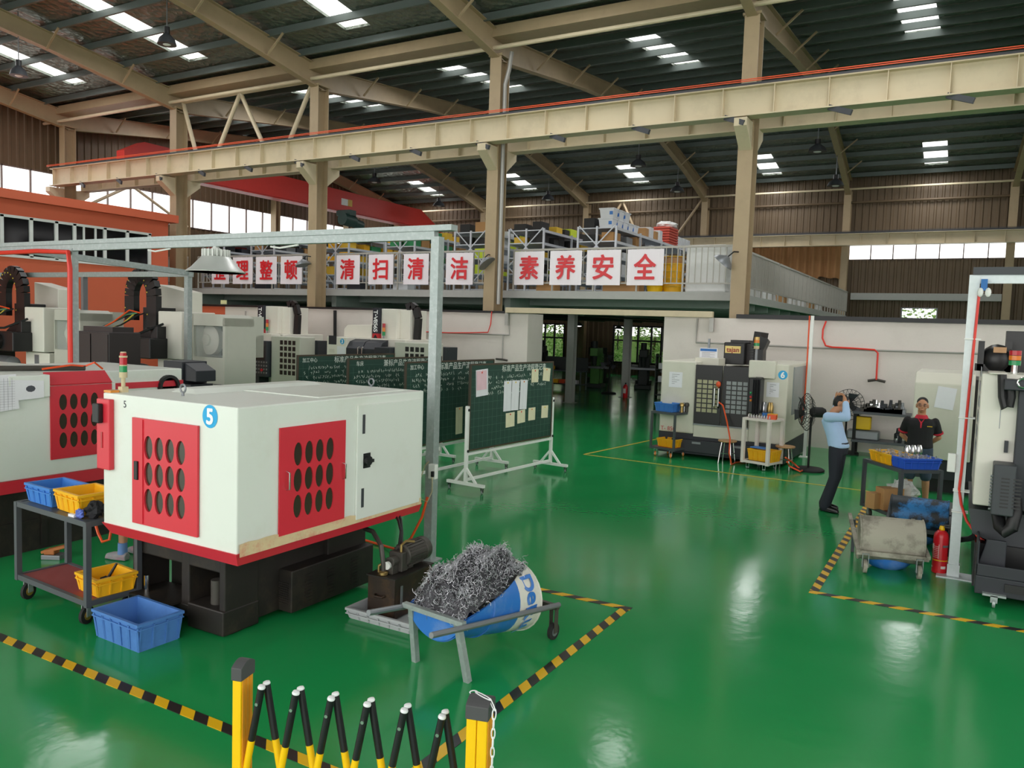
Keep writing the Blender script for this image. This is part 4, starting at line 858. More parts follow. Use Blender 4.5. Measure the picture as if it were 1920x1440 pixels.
# ---------------------------------------------------------------- big machining centres at left
mat('vmc_white','#e4e1d6',.4,0,.03); mat('vmc_grey','#c3c3b8',.45,0,.04); mat('vmc_black','#141416',.4,0,.1); mat('brown_black','#2a2323',.45,0,.08); mat('disc_cream','#d8d4c8',.5); mat('wire_yellow','#d8c23a',.5); mat('wire_green','#55906a',.5)
def bigvmc(label):
    t=thing('machining_centre',label,'machine tool',(-13.4,11.2,0),0,'large machining centres at left')
    K=lambda b,n,m_,**k: b.build(n,m_,t,w=True,**k); y=10.3
    D_=on_x(480,640,-12.1).y-y; b=MB(); b.box(-13.0,-12.1,y,y+D_,0,1.8); b.box(-13.0,-12.98,y,y+.7,1.8,2.62); b.box(-12.16,-12.1,y,y+.7,1.8,2.55); b.prism([(-13,2.4),(-12.1,2.4),(-12.1,2.56),(-12.25,2.62),(-13,2.62)],'y',y,y+.7); b.box(-13,-12.1,y+.7,y+.95,1.8,2.6); b.box(-13,-12.1,y+.95,y+D_,1.8,2.23); K(b,'enclosure','vmc_grey')
    b=MB(); b.lathe([(.29,0),(.29,.12),(.22,.16),(.12,.17),(.1,.2)],(0,0,0),28,'y'); b.xf(Matrix.Translation((-12.88,y+.4,2.12))@Matrix.Rotation(PI,4,'Z')); K(b,'tool_disc','disc_cream',smooth=True)
    K(MB().box(-12.96,-12.2,y+.66,y+.69,1.8,2.4),'magazine_back','brown_black'); K(MB().box(-13,-12.1,y+.05,y+.056,1.8,2.4),'window_pane','clear_glass')
    K(MB().box(-13.9,-13.2,y-.1,y+.7,1.72,2.65),'spindle_head','vmc_white',bev=.02); b=MB(); b.box(-14.05,-13.18,y,y+1.3,0,1.7); K(b,'column_base','vmc_white',bev=.015)
    ca,cb_=on_y(296,560,y+.8),on_y(350,560,y+.8); cc,cd_=on_y(296,533,y+.8).z,on_y(350,547,y+.8).z; b=MB(); b.add([(ca.x,y+.8,1.7),(cb_.x,y+.8,1.7),(cb_.x,y+1.2,1.7),(ca.x,y+1.2,1.7),(ca.x,y+.8,cc),(cb_.x,y+.8,cd_),(cb_.x,y+1.2,cd_),(ca.x,y+1.2,cc)],[(3,2,1,0),(4,5,6,7),(0,1,5,4),(1,2,6,5),(2,3,7,6),(3,0,4,7)]); K(b,'column_cover','vmc_white',bev=.015)
    arch=[(-15.0,y+.1,2.45),(-15.0,y+.1,2.95)]+[(-14.65-.35*math.cos(a),y+.1,2.95+.43*math.sin(a)) for a in [PI*i/10 for i in range(1,10)]]+[(-14.3,y+.1,2.95),(-14.3,y+.1,2.2)]
    b=MB()
    for p,q in zip(arch,arch[1:]): b.bar(p,q,.3,.13,up=(0,1,0))
    K(b,'cable_chain','vmc_black',label='black arched cable chain')
    b=MB()
    for p,q in zip(arch,arch[1:]):
        m_=Vector(p).lerp(Vector(q),.5); b.ell(m_+Vector((0,-.155,0)),.015,.008,.015,6,4)
    K(b,'chain_pins','wire_yellow')
    b=MB(); b.box(-14.65,-14.15,y+.1,y+.5,2.0,2.72); b.prism([(-14.75,1.98),(-13.95,1.98),(-13.95,2.2),(-14.2,2.32)],'y',y-.15,y+.2); K(b,'motor_cover','vmc_black',bev=.01)
    b=MB(); b.box(-14.75,-13.6,y-.5,y-.1,1.72,2.12); K(b,'changer_arm','vmc_black',bev=.02); b=MB(); b.cyl((-14.15,y-.56,1.92),(-14.15,y-.5,1.92),.17,n=20); K(b,'arm_boss','brown_black')
    K(MB().box(-13.85,-13.65,y-.3,y-.1,2.0,2.35),'arm_motor','vmc_black',bev=.01)
    b=MB(); b.lathe([(.05,-.32),(.17,-.28),(.18,-.2),(.18,.2),(.17,.28),(.05,.32)],(0,0,0),22,'x').xf(Matrix.Translation((-14.45,y-.2,1.42))); K(b,'air_tank','grey_metal',smooth=True)
    b=MB(); b.box(-14.9,-14.0,y-.2,y+.3,0,1.2); K(b,'tank_stand','brown_black')
    b=MB(); b.box(-15.45,-15.0,y-.25,y+.3,.5,2.0); K(b,'valve_panel','vmc_black',bev=.01); b=MB()
    for k in range(3): b.cyl((-15.4+.12*k,y-.3,1.85),(-15.4+.12*k,y-.3,2.0),.04,n=10)
    K(b,'air_valves','white_paint')
    for k,(m_,dx,dz_) in enumerate((('wire_yellow',0,0),('orange_hose',.25,.15),('wire_green',.1,.1),('hose_black',-.1,.05),('hose_black',.5,.1))): K(MB().tube([(-15.4+dx*.2,y-.28,1.95),(-15.5+dx*.5,y-.4,2.15+dz_*.5),(-15.2+dx,y-.35,2.25+dz_),(-14.9+dx,y-.2,2.35+dz_*2),(-14.6+dx*.6,y-.1,2.6)],.016,6),'cable',m_,smooth=True)
    K(MB().tube([(-15.1,y-.35,2.1),(-14.6,y-.55,2.18),(-14.0,y-.45,2.2),(-13.6,y-.2,2.4)],.025,6),'cable','hose_black',smooth=True)
    K(MB().box(-13.7,-13.55,y-.012,y,1.1,1.65),'name_plate','grey_metal')
    b=MB(); b.box(-12.7,-11.7,y-.006,y,1.29,1.3); K(b,'panel_seam','dark_grey')
    for x in (-12.7,-11.75): K(MB().box(x,x+.03,y-.02,y,.65,.9),'panel_handle','dark_grey')
    return t
bv=bigvmc('large machining centre with tool disc window behind lathe five signal tower, right one'); q=dup(bv,(-13.4-3.4,11.2-.7,0),None,'large machining centre with arched black cable chain at the left edge')
xa,xb=on_y(141,800,8.4).x,on_y(205,800,8.4).x; za=on_y(180,622,8.4).z
t=thing('electrical_cabinet','brown black electrical cabinet behind the red-doored lathe at left','cabinet',((xa+xb)/2,8.7,0))
MB().box(xa,xb,8.4,9.0,.1,za).build('body','brown_black',t,w=True,bev=.012); MB().box(xa+.1,xb-.05,8.5,8.9,za,za+.09).build('top_box','brown_black',t,w=True)
for k in (0,1):
    b=MB().box(xa+.02+k*(xb-xa)/2,xa+(k+1)*(xb-xa)/2-.02,8.385,8.4,.15,za-.04); o=b.build('door','brown_black',t,w=True); MB().box(xa+(xb-xa)/2+(.04 if k else -.06),xa+(xb-xa)/2+(.06 if k else -.04),8.37,8.386,1.35,1.55).xf(Matrix.Translation(-Vector(t.location))).build('handle','vmc_black',o)
t=thing('chip_bin','small black metal box with sloping spout between the machines','bin',(-11.3,8.9,0)); b=MB(); b.prism([(-.35,1.45),(.12,1.45),(.12,1.82),(-.35,1.82)],'y',-.25,.25); b.prism([(.12,1.5),(.4,1.5),(.4,1.68),(.12,1.8)],'y',-.2,.2); b.build('box','charcoal',t,bev=.01); MB().box(-.3,.3,-.22,.22,0,1.45).build('pedestal','charcoal',t)
MB().box(-.14,-.1,-.262,-.25,1.62,1.7).build('lock','chrome',t)
# ---------------------------------------------------------------- row of machining centres along the white wall
Yc=16.4
def q5(x,y,Y=Yc): return on_y(400+x/4,360+y/4,Y)
mat('strip_navy','#20242f',.4); mat('logo_red','#c1252d',.4)
def rowvmc(label,grid):
    qc=lambda x,y:q5(x,y,Yc+.6); p=q5(1215,1110); x0=p.x; t=thing('machining_centre',label,'machine tool',(x0,Yc+1,0),0,'machining centres along the white wall'); K=lambda b,n,m_,**k: b.build(n,m_,t,w=True,**k)
    xl=q5(850,1200).x; xr=q5(1640,1200).x; zt=q5(1400,1110).z
    ga=q5(1378,1110).x
    b=MB(); b.box(xl,q5(1000,1100).x,Yc,Yc+2,.5,zt); b.box(q5(1000,1100).x,ga,Yc+.35,Yc+2,.5,zt-.0); K(b,'enclosure','vmc_white',bev=.015)
    b=MB(); b.box(ga,xr,Yc-.1,Yc+.5,.45,zt-.05); K(b,'side_housing','vmc_grey',bev=.02); K(MB().box(ga,xr+.1,Yc+.5,Yc+1.0,.45,zt-.15),'rear_cabinet','charcoal'); K(MB().box(xl,xr,Yc+.1,Yc+2.2,0,.5),'base','charcoal')
    dl,dm,dr=q5(1000,1100).x,q5(1120,1100).x,q5(1250,1100).x
    for a,c in ((dl,dm-.01),(dm+.01,dr)):
        b=MB(); b.prism([(Yc+.35,.6),(Yc+.35,zt-.03),(Yc+.12,zt-.1),(Yc-.02,zt-.28),(Yc-.02,.6)],'x',a,c); o=K(b,'door','charcoal',bev=.01)
    for xx in (dm-.09,dm+.05): K(MB().tube([(xx,Yc-.03,1.9),(xx,Yc-.08,1.88),(xx,Yc-.08,1.2),(xx,Yc-.03,1.18)],.016,8),'door_handle','chrome',smooth=True)
    b=MB(); b.box(dr+.02,ga-.02,Yc-.25,Yc+.3,.9,zt-.2); c=K(b,'control_panel','charcoal',bev=.02); K(MB().box(dr+.1,ga-.1,Yc-.256,Yc-.25,zt-.75,zt-.35),'screen','vmc_black')
    b=MB()
    for i in range(5):
        for j in range(4): b.box(dr+.12+i*.1,dr+.17+i*.1,Yc-.26,Yc-.25,1.0+j*.1,1.05+j*.1)
    K(b,'key_rows','grey_metal'); K(MB().cyl((ga-.2,Yc-.28,1.1),(ga-.2,Yc-.25,1.1),.04,n=12),'stop_button','logo_red')
    a,c=qc(1215,0).x,qc(1262,0).x; zA,zB=qc(1230,868).z,qc(1230,1108).z; zr=qc(1230,1062).z
    K(MB().box(a,c,Yc+.6,Yc+.9,zr,zA),'name_strip','strip_navy'); K(MB().box(a,c,Yc+.6,Yc+.9,zB-.1,zr),'logo_block','logo_red')
    e,f=qc(1270,0).x,qc(1455,0).x; K(MB().box(c,qc(1380,0).x,Yc+.7,Yc+1.6,zt,zA-.02),'column','vmc_white',bev=.015); K(MB().box(qc(1380,0).x,f,Yc+.85,Yc+1.6,zt,zA-.04),'column_side','vmc_white',bev=.01)
    # lettering set sideways down the strip
    for i,ch in enumerate('T-V856S'): text(ch,.2,'letter','sticker_white',t,((a+c)/2-x0,.59-1,zA-.12-i*(zA-zr-.16)/6.5),(PI/2,PI/2,0),.001,h=.13 if ch!='-' else None,bold=.004)
    text('♦',.18,'logo_mark','vmc_black',t,((a+c)/2-x0,.59-1,zr-.12),FACE_Y,.001)
    bx0,bx1=qc(998,0).x,qc(1208,0).x; b=MB(); b.prism([(bx0,zt),(bx1,zt),(bx1,qc(1150,995).z),(bx0+.12,qc(1150,1003).z),(bx0,qc(1050,1030).z)],'y',Yc+.6,Yc+1.5); K(b,'magazine_cover','vmc_white',bev=.01)
    h0,h1=qc(1452,0).x,qc(1500,0).x; pts=[(h1-.06,Yc+1.0,zt-.05),(h1-.03,Yc+1.0,zA-.25),(h1-.12,Yc+1.0,zA+.02),(h0-.05,Yc+1.0,zA+.1),(h0-.2,Yc+1.0,zA+.03)]; b=MB()
    for p_,q_ in zip(pts,pts[1:]): b.bar(p_,q_,.17,.13,up=(0,1,0))
    K(b,'cable_chain','vmc_black')
    lx=qc(1297,0).x; K(MB().cyl((lx,Yc+.62,zt),(lx,Yc+.62,zt+.08),.025,n=10),'light_stem','grey_metal')
    for k,m_ in enumerate(('lamp_green','lamp_amber','lamp_red')): K(MB().cyl((lx,Yc+.62,zt+.08+.11*k),(lx,Yc+.62,zt+.19+.11*k),.04,n=12),'signal_lens',m_,smooth=True)
    b=MB(); n=(4,6)
    for i in range(n[0]):
        for j in range(n[1]): b.box(ga+.35+i*.16,ga+.46+i*.16,Yc-.106,Yc-.1,1.0+j*.17,1.12+j*.17)
    K(b,'vent_grid','vmc_black')
    if not grid:
        st=MB(); s=q5(967,1121); ellipse(st,lambda u,v:(u,Yc-.003,v),s.x,s.z,.075,.075,28); K(st,'number_sticker','sticker_blue',label='round blue sticker with a white 3'); text('3',.16,'digit','sticker_white',t,(s.x-x0,-1.006,s.z),FACE_Y,.001,h=.09,bold=.004)
        s=q5(895,1110); K(MB().box(s.x-.14,s.x+.14,Yc-.004,Yc,s.z-.12,s.z+.12),'logo_plate','charcoal'); s=q5(960,1185); K(MB().box(s.x-.15,s.x+.15,Yc-.004,Yc,s.z-.16,s.z+.1),'notice','paper'); s=q5(890,1190); K(MB().box(s.x-.1,s.x+.1,Yc-.004,Yc,s.z-.05,s.z+.05),'info_plate','disc_cream')
    else:
        K(MB().box(ga-.5,ga-.05,Yc-.06,Yc+.3,zt-.2,zt),'top_ledge','vmc_white')
    return t
rowvmc('white machining centre with the blue number 3 sticker behind the chalkboards',0)
d=q5(350,1110,Yc+.6).x-q5(1215,1110,Yc+.6).x
r=rowvmc('white machining centre left of number three, with a grid of square vents',1); r.location.x+=d
# ---------------------------------------------------------------- machine six
Y6=16.0
def V(x,y,Y=Y6): return on_y(1200+x/5.144,620+y/5.144,Y)
mat('vmc6_white','#d5d3c5',.45,0,.04,2,dirt='#bcb9a8',damt=.3); mat('pane_olive','#a3a07e',.3,0,.12,3); mat('pane_grey','#8a9092',.25,0,.15,3); mat('sign_gold','#e8cf7c',.4); mat('sign_red','#9c2a1e',.4)
mat('stool_wood','#b48a5e',.45,0,.15,8); mat('skin','#c08a68',.55,0,.06,14); mat('hair','#141214',.6,0,.2,60); mat('shirt_blue','#a9c6e8',.8,0,.05,5); mat('trousers_navy','#20242f',.8,0,.1,5); mat('polo_black','#18181b',.8,0,.1,5); mat('polo_red','#c22338',.7); mat('denim','#39475a',.8,0,.15,8); mat('shoe_black','#121214',.3); mat('lens_clear','#cfd6da',.1); mat('lips','#a5655a',.5)
mat('cardboard','#b98d5c',.8,0,.08,4); mat('steel_part','#d6d6d8',.2,.9,.1); mat('bin_blue','#2c5fd0',.45); mat('drum_cement','#aaa698',.9,0,.12,4,dirt='#6b675c',damt=.85,dlo=.45,dhi=.62,bump=.3,bscale=25); mat('drum_oily','#2a78b8',.5,0,.3,4,dirt='#141816',damt=.97,dlo=.4,dhi=.5)
mat('galvanised_bright','#d3dbdd',.45,.2,.08,25); mat('ext_red','#d01f2a',.3,0,.04); mat('label_white','#e4d9d4',.5)
t=thing('machining_centre','white machining centre with black gridded doors and blue number 6 sticker','machine tool',(V(800,500).x,17.2,0)); K=lambda b,n,m_,**k: b.build(n,m_,t,w=True,**k)
xl=V(185,900).x; xr=V(1405,900).x; zb=V(190,965).z; d0=V(530,600).x; d1=V(1060,600).x; zt=V(230,285).z; zd0=V(520,890).z; zd1=V(545,325).z; yb=18.6
b=MB(); b.box(xl,d0,Y6,yb,zb,zt); K(b,'left_housing','vmc6_white',bev=.03); b=MB(); b.box(d1,xr,Y6,yb,zb-.05,V(1400,325).z); K(b,'right_housing','vmc6_white',bev=.03)
b=MB(); b.box(d0,d1,Y6+.02,yb,zb-.05,zd0-.02); b.box(d0,d1,Y6+.5,yb,zd0,zt-.1); K(b,'front_apron','vmc6_white'); K(MB().box(d0,d1,Y6-.03,Y6+.1,zd0-.03,zd0),'door_sill','grey_metal')
K(MB().box(xl-.02,xr,Y6+.05,yb,.06,zb),'base','charcoal',bev=.01); K(MB().box(xl+.3,xr-.3,Y6-.06,Y6+.1,.12,zb-.12),'chip_drawer','charcoal',bev=.01)
for xx in (V(550,1110).x,V(960,1160).x): K(MB().box(xx-.09,xx+.09,Y6-.075,Y6-.06,.3,.34),'drawer_pull','grey_metal')
K(MB().box(V(1080,0).x,V(1335,0).x,Y6-.1,Y6+.1,V(1200,460).z,V(1200,290).z),'electrical_box','vmc6_white',bev=.02)
dm=V(795,600).x
for (a,c,pm,px0,px1,py0,py1) in ((d0+.01,dm-.01,'pane_olive',558,752,463,800),(dm+.01,d1-.01,'pane_grey',838,1035,480,815)):
    o=K(MB().box(a,c,Y6-.05,Y6,zd0,zd1),'door','vmc_black',bev=.008)
    p0,p1=V(px0,py0),V(px1,py1); cw=(p1.x-p0.x)/4; chh=(p0.z-p1.z)/7
    for i in range(4):
        for j in range(7): MB().box(p0.x+cw*i+.012,p0.x+cw*(i+1)-.012,Y6-.054,Y6-.04,p1.z+chh*j+.012,p1.z+chh*(j+1)-.012).xf(Matrix.Translation(-Vector(t.location))).build('pane',pm,o)
for xx in (V(762,0).x,V(802,0).x): z0_,z1_=V(760,740).z,V(760,540).z; K(MB().tube([(xx,Y6-.05,z0_),(xx,Y6-.11,z0_+.03),(xx,Y6-.11,z1_-.03),(xx,Y6-.05,z1_)],.02,8),'door_handle','chrome',smooth=True)
K(MB().ell((V(770,515).x,Y6-.1,V(770,515).z),.05,.04,.06),'orange_knob','orange_pipe',smooth=True)
Yp=Y6-.4; b=MB(); b.box(V(1075,0,Yp).x,V(1190,0,Yp).x,Y6-.4,Y6-.05,V(1100,800,Yp).z,V(1100,455,Yp).z); K(b,'control_panel','vmc_black',bev=.02)
b=MB(); random.seed(2); a,c=V(1122,0,Yp).x,V(1196,0,Yp).x; n=8
for i in range(n):
    u0,u1=a+(c-a)*i/n,a+(c-a)*(i+1)/n; w=lambda k:Y6-.43+.03*math.sin(k*2.3); b.add([(u0,w(i),V(1100,815+6*math.sin(i*2),Yp).z),(u1,w(i+1),V(1100,815+6*math.sin(i*2+2),Yp).z),(u1,w(i+1),V(1100,470,Yp).z),(u0,w(i),V(1100,470,Yp).z),(u1,Y6-.2,V(1100,450,Yp).z),(u0,Y6-.2,V(1100,450,Yp).z)],[(0,1,2,3),(3,2,4,5)])
K(b,'black_cloth','cloth_black')
for k,(x,y,m_) in enumerate(((1068,600,'lamp_green'),(1068,640,'logo_red'),(1068,672,'lamp_amber'))): p=V(x,y,Y6-.4); K(MB().ell((p.x,p.y,p.z),.025,.02,.025,8,6),'button',m_,smooth=True)
p0,p1=V(812,110,Y6+.9),V(1000,332,Y6+.9); K(MB().box(p0.x,p1.x,Y6+.9,Y6+2,p1.z,p0.z),'spindle_column','vmc_black',bev=.02); K(MB().box(p1.x,V(1075,0,Y6+.9).x,Y6+1.1,Y6+2,p1.z,V(1100,130,Y6+.9).z),'column_rear','brown_black'); b=MB(); q0,q1=V(850,105,Y6+.9),V(1030,120,Y6+.9); b.box(q0.x,q1.x,Y6+1.1,Y6+1.6,p0.z,p0.z+.05); b.box(q0.x+.5,q0.x+.7,Y6+1.2,Y6+1.4,p0.z,p0.z+.12); K(b,'column_cap','vmc_black')
a,c=V(825,145,Y6+.9),V(970,220,Y6+.9); K(MB().box(a.x,c.x,Y6+.88,Y6+.9,c.z,a.z),'name_sign','sign_gold')
o=text('tajan',.3,'sign_lettering','sign_red',t,((a.x+c.x)/2-t.location.x,Y6+.875-17.2,(a.z+c.z)/2-.02),FACE_Y,.001,w=(c.x-a.x)*.8,bold=.003)
b=MB(); a,c=V(1062,330,Y6+1),V(1155,65,Y6+1); pts=[(a.x+.12,Y6+1.2,a.z-.3),(a.x+.12,Y6+1.2,c.z-.25),(a.x+.2,Y6+1.25,c.z-.02),(c.x-.12,Y6+1.3,c.z)]
for p,q in zip(pts,pts[1:]): b.bar(p,q,.24,.3,up=(0,1,0))
for k in range(9): zz=a.z+(c.z-.15-a.z)*k/8; b.box(a.x,c.x-.1,Y6+.98,Y6+1.06,zz,zz+.04)
K(b,'cable_chain','vmc_black'); x=V(1133,0,Y6+.6).x; z0_=V(1100,285,Y6+.6).z; z1_=V(1100,175,Y6+.6).z; z2_=V(1100,60,Y6+.6).z
K(MB().cyl((x,Y6+.6,z0_),(x,Y6+.6,z1_),.03,n=10),'light_stem','grey_metal',smooth=True)
for k,m_ in enumerate(('dirty_cream','lamp_green','lamp_amber','brass')): h_=(z2_-z1_)/4; K(MB().cyl((x,Y6+.6,z1_+h_*k),(x,Y6+.6,z1_+h_*(k+1)),.055,n=14),'signal_lens',m_,smooth=True)
p0,p1=V(580,165,Y6+.7),V(745,272,Y6+.7); K(MB().box(p0.x,p1.x,Y6+.68,Y6+.7,p1.z,p0.z),'notice_board','paper'); hb=p0.z-p1.z; K(MB().box(p0.x+.015,p1.x-.015,Y6+.675,Y6+.68,p0.z-hb*.3,p0.z-hb*.06),'notice_header','ink_blue')
b=MB()
for j in range(5): b.box(p0.x+.05,p1.x-.1*(j%2)-.05,Y6+.675,Y6+.68,p0.z-hb*(.42+.11*j),p0.z-hb*(.40+.11*j))
K(b,'notice_lines','ink_dark'); K(MB().box(V(670,0,Y6+.7).x-.02,V(670,0,Y6+.7).x+.02,Y6+.7,Y6+.74,p1.z-.1,p0.z+.2),'notice_stand','grey_metal')
K(MB().box(V(570,0,Y6+.6).x,V(800,0,Y6+.6).x,Y6+.4,Y6+1,zt-.1,V(1100,285,Y6+.5).z),'roof_plate','vmc6_white',bev=.01)
def sheet(x0,y0,x1,y1,nm,Y=Y6):
    a,c=V(x0,y0,Y),V(x1,y1,Y); o=K(MB().box(a.x,c.x,Y-.008,Y-.003,c.z,a.z),nm,'paper'); b=MB()
    for j in range(6): z=a.z-(a.z-c.z)*(.15+.12*j); b.box(a.x+.06,c.x-.06-.05*(j%3),Y-.0085,Y-.008,z-.006,z)
    b.xf(Matrix.Translation(-Vector(t.location))).build('print_lines','ink_dark',o)
sheet(285,395,405,550,'taped_sheet'); sheet(1225,495,1338,645,'taped_sheet')
s=V(1378,428); b=MB(); ellipse(b,lambda u,v:(u,Y6-.004,v),s.x,s.z,.088,.088,32); K(b,'number_sticker','sticker_blue',label='round blue sticker with a white 6'); text('6',.2,'digit','sticker_white',t,(s.x-t.location.x,Y6-.007-17.2,s.z),FACE_Y,.001,h=.11,bold=.006)
a=V(270,940); text('T- 850',.2,'stencilled_number','logo_red',t,(a.x-t.location.x,Y6-.004-17.2,a.z),FACE_Y,.001,w=V(340,0).x-V(200,0).x)
K(MB().box(xr-.001,xr+.02,Y6+.5,Y6+1.9,1.0,1.95),'side_window','pane_grey'); K(MB().box(V(1195,0).x,V(1310,0).x,Y6-.25,Y6,V(1100,830).z,V(1100,808).z),'bottle_shelf','vmc6_white')
for i,xx in enumerate((1205,1220,1257,1278)):
    p=V(xx,800); b=MB(); z=V(1250,806).z+.004; hh=.24; b.lathe([(.035,0),(.04,.01),(.04,hh*.7),(.02,hh*.85),(.02,hh)],(p.x,Y6-.13,z),12); tag(b.build('spray_bottle',('steel_part','grey_metal','brass','brass')[i],smooth=True),('first','second','third','fourth')[i]+' small bottle from left on the ledge right of the black control panel','bottle','bottles on machine six')
pts=[V(760,690,Y6-.1),V(800,720,Y6-.15),V(840,880,Y6-.2),V(868,1040,Y6-.35),V(860,1180,Y6-.4)]; g1=V(885,1245,Y6-.4); g1.z=.02
pts+= [g1,at(1380,867,.02),at(1405,864,.02)]; tag(MB().tube(pts,.015,8).build('air_hose','orange_hose',smooth=True),'orange air hose hanging from the door handles of machine six','hose')
# --- carts, crates, stools in front of machine six
def quadcart(name,label,pl,pf,pr,zs,h,fm,board,casters,post=.045):
    "cart standing on three floor corners from image pixels: left, front, right"
    u=(pf-pl); v=(pr-pf); u.z=v.z=0; w=u.length; d=v.length; rz=math.atan2(u.y,u.x); c=(pl+pr)/2
    return cart(name,label,(c.x,c.y,0),rz,w,d,zs,h,board,.05 if casters else .02,'pin_orange' if casters else 'grey_metal','white_paint',fm,post=post,castrz=.6),c,rz,w,d
pl,pf,pr=at(1223,854),at(1266,861),at(1296,852); pr=pf+(pr-pf).normalized()*.55
(_,cA,rA,wA,dA)=quadcart('tool_trolley','small dark grey trolley left of machine six with a blue crate on top',pl,pf,pr,.2,.93,'cart_grey','red_board',1,.04)
uA=Vector((math.cos(rA),math.sin(rA),0)); vA=Vector((-uA.y,uA.x,0))
P=lambda a,c,z: tuple(cA+uA*a+vA*c+Vector((0,0,z)))
crate('storage_crate','small blue crate on the dark trolley left of machine six',.42,.3,.18,'crate_blue',P(-.1*wA,-.05,.93),rA,'small crates at machine six')
crate('storage_crate','yellow crate on the lower shelf of the dark trolley left of machine six',.42,.3,.17,'crate_yellow',P(.02,-.02,.2),rA,'small crates at machine six')
for i,(a,c) in enumerate(((.24,.02),(.28,.14),(.2,.18))):
    p=P(a,c,.93); b=MB().lathe([(.035,0),(.035,.12),(.05,.13),(.05,.17),(.03,.2)],p,12); tag(b.build('tool_holder',('brass','motor_grey','steel_part')[i],smooth=True),('brass','dark','bright steel')[i]+' tool holder standing beside the small blue crate','tool holder','tool holders on the dark trolley')
pl,pf,pr=at(1400,878),at(1447,886),at(1460,872); pr=pf+(pr-pf).normalized()*.5
(_,cB,rB,wB,dB)=quadcart('tool_trolley','paint-worn white trolley right of machine six doors with steel parts on top',pl,pf,pr,.16,.98,'label_white','cart_grey',0,.06)
uB=Vector((math.cos(rB),math.sin(rB),0)); vB=Vector((-uB.y,uB.x,0)); PB=lambda a,c,z: tuple(cB+uB*a+vB*c+Vector((0,0,z)))
crate('storage_crate','yellow crate with a blue lid on the bottom of the white trolley',.5,.34,.22,'crate_yellow',PB(.05,.0,.16),rB,'small crates at machine six'); tag(MB().box(-.2,.12,-.1,.1,0,.02,Matrix.Translation(PB(-.02,.03,.385))@Matrix.Rotation(rB,4,'Z')).build('blue_tray','crate_blue'),'flat blue tray lying on the yellow crate of the white trolley','tray')
for i in range(9):
    p=PB(-.24+.055*i,-.14,.98); tag(MB().lathe([(.012,0),(.02,.005),(.02,.04),(.012,.05),(.012,.07)],p,10).build('steel_bush','steel_part',smooth=True),'small bright steel bush in the row on the white trolley','steel part','bushes in a row on the white trolley')
for i,(a,c,m_,l) in enumerate(((.12,.1,'crate_yellow','yellow box with wires on the white trolley'),(.22,-.08,'orange_pipe','orange block at the front corner of the white trolley'),(-.02,.12,'ink_blue','blue tool bag on the white trolley'))):
    tag(MB().box(-.08,.08,-.06,.06,0,.09,Matrix.Translation(PB(a,c,.98))@Matrix.Rotation(rB+.3*i,4,'Z')).build('parts_box',m_,bev=.01),l,'box')
def stool(px,py,h,label):
    p=at(px,py); t=thing('round_stool',label,'stool',(p.x,p.y,0),.4,'round stools at machine six'); MB().lathe([(.17,h-.035),(.185,h-.02),(.18,h),(.0,h+.004)],(0,0,0),24).build('seat','stool_wood',t,smooth=True)
    for k in range(4):
        a=PI/2*k+.3; MB().tube([(.12*math.cos(a),.12*math.sin(a),h-.03),(.15*math.cos(a),.15*math.sin(a),h*.5),(.18*math.cos(a),.18*math.sin(a),0)],.013,8).build('leg','chrome',t,smooth=True)
    b=MB(); b.tube([(.15*math.cos(a),.15*math.sin(a),h*.45) for a in [2*PI*i/16 for i in range(17)]],.008,6); b.build('ring','chrome',t,smooth=True)
stool(1362,868,.46,'round wooden stool in front of machine six doors'); stool(1470,880,.46,'round wooden stool just right of the paint-worn white trolley')
# --- pedestal fans
def fan(px,py,h,r,rz,label,grp='pedestal fans'):
    p=at(px,py); t=thing('pedestal_fan',label,'fan',(p.x,p.y,0),rz,grp); MB().lathe([(.3,0),(.3,.03),(.27,.05),(.05,.06)],(0,0,0),28).build('base','matte_black',t,smooth=True); MB().cyl((0,0,.05),(0,0,h-.1),.022,n=10).build('pole','matte_black',t,smooth=True)
    MB().lathe([(.06,-.02),(.1,.02),(.1,.2),(.07,.26)],(0,0,h),16,'y').build('motor','matte_black',t,smooth=True)
    g=MB()
    for k in range(22):
        a=2*PI*k/22; e=Vector((math.cos(a),0,math.sin(a))); o=Vector((0,0,h))
        g.tube([o+e*.06+Vector((0,-.2,0)),o+e*r*.75+Vector((0,-.17,0)),o+e*r+Vector((0,-.09,0)),o+e*r*.7+Vector((0,.0,0)),o+e*.1+Vector((0,.02,0))],.0045,4)
    for rr,yy in ((r,-.09),(r*.7,-.175),(r*.4,-.19),(.07,-.2)): g.tube([Vector((rr*math.cos(a),yy,h+rr*math.sin(a))) for a in [2*PI*i/28 for i in range(29)]],.006,5)
    g.build('wire_cage','matte_black',t); MB().cyl((0,-.21,h),(0,-.195,h),.07,n=16).build('badge','matte_black',t)
    for k in range(3):
        a=2*PI*k/3; M_=Matrix.Translation((0,-.09,h))@Matrix.Rotation(a,4,'Y')@Matrix.Rotation(.5,4,'X'); b=MB(); b.add([M_@Vector(v) for v in ((-.04,.004,.05),(.04,.004,.05),(.16,.004,r*.8),(-.06,.004,r*.88),(-.04,-.004,.05),(.04,-.004,.05),(.16,-.004,r*.8),(-.06,-.004,r*.88))],[(0,1,2,3),(7,6,5,4),(0,4,5,1),(1,5,6,2),(2,6,7,3),(3,7,4,0)]); b.build('blade','dark_grey',t)
fan(1515,882,1.13,.36,math.radians(-62),'black pedestal fan seen edge-on left of the man in the blue shirt'); fan(1583,850,1.1,.34,math.radians(25),'black pedestal fan partly behind the man in the blue shirt')
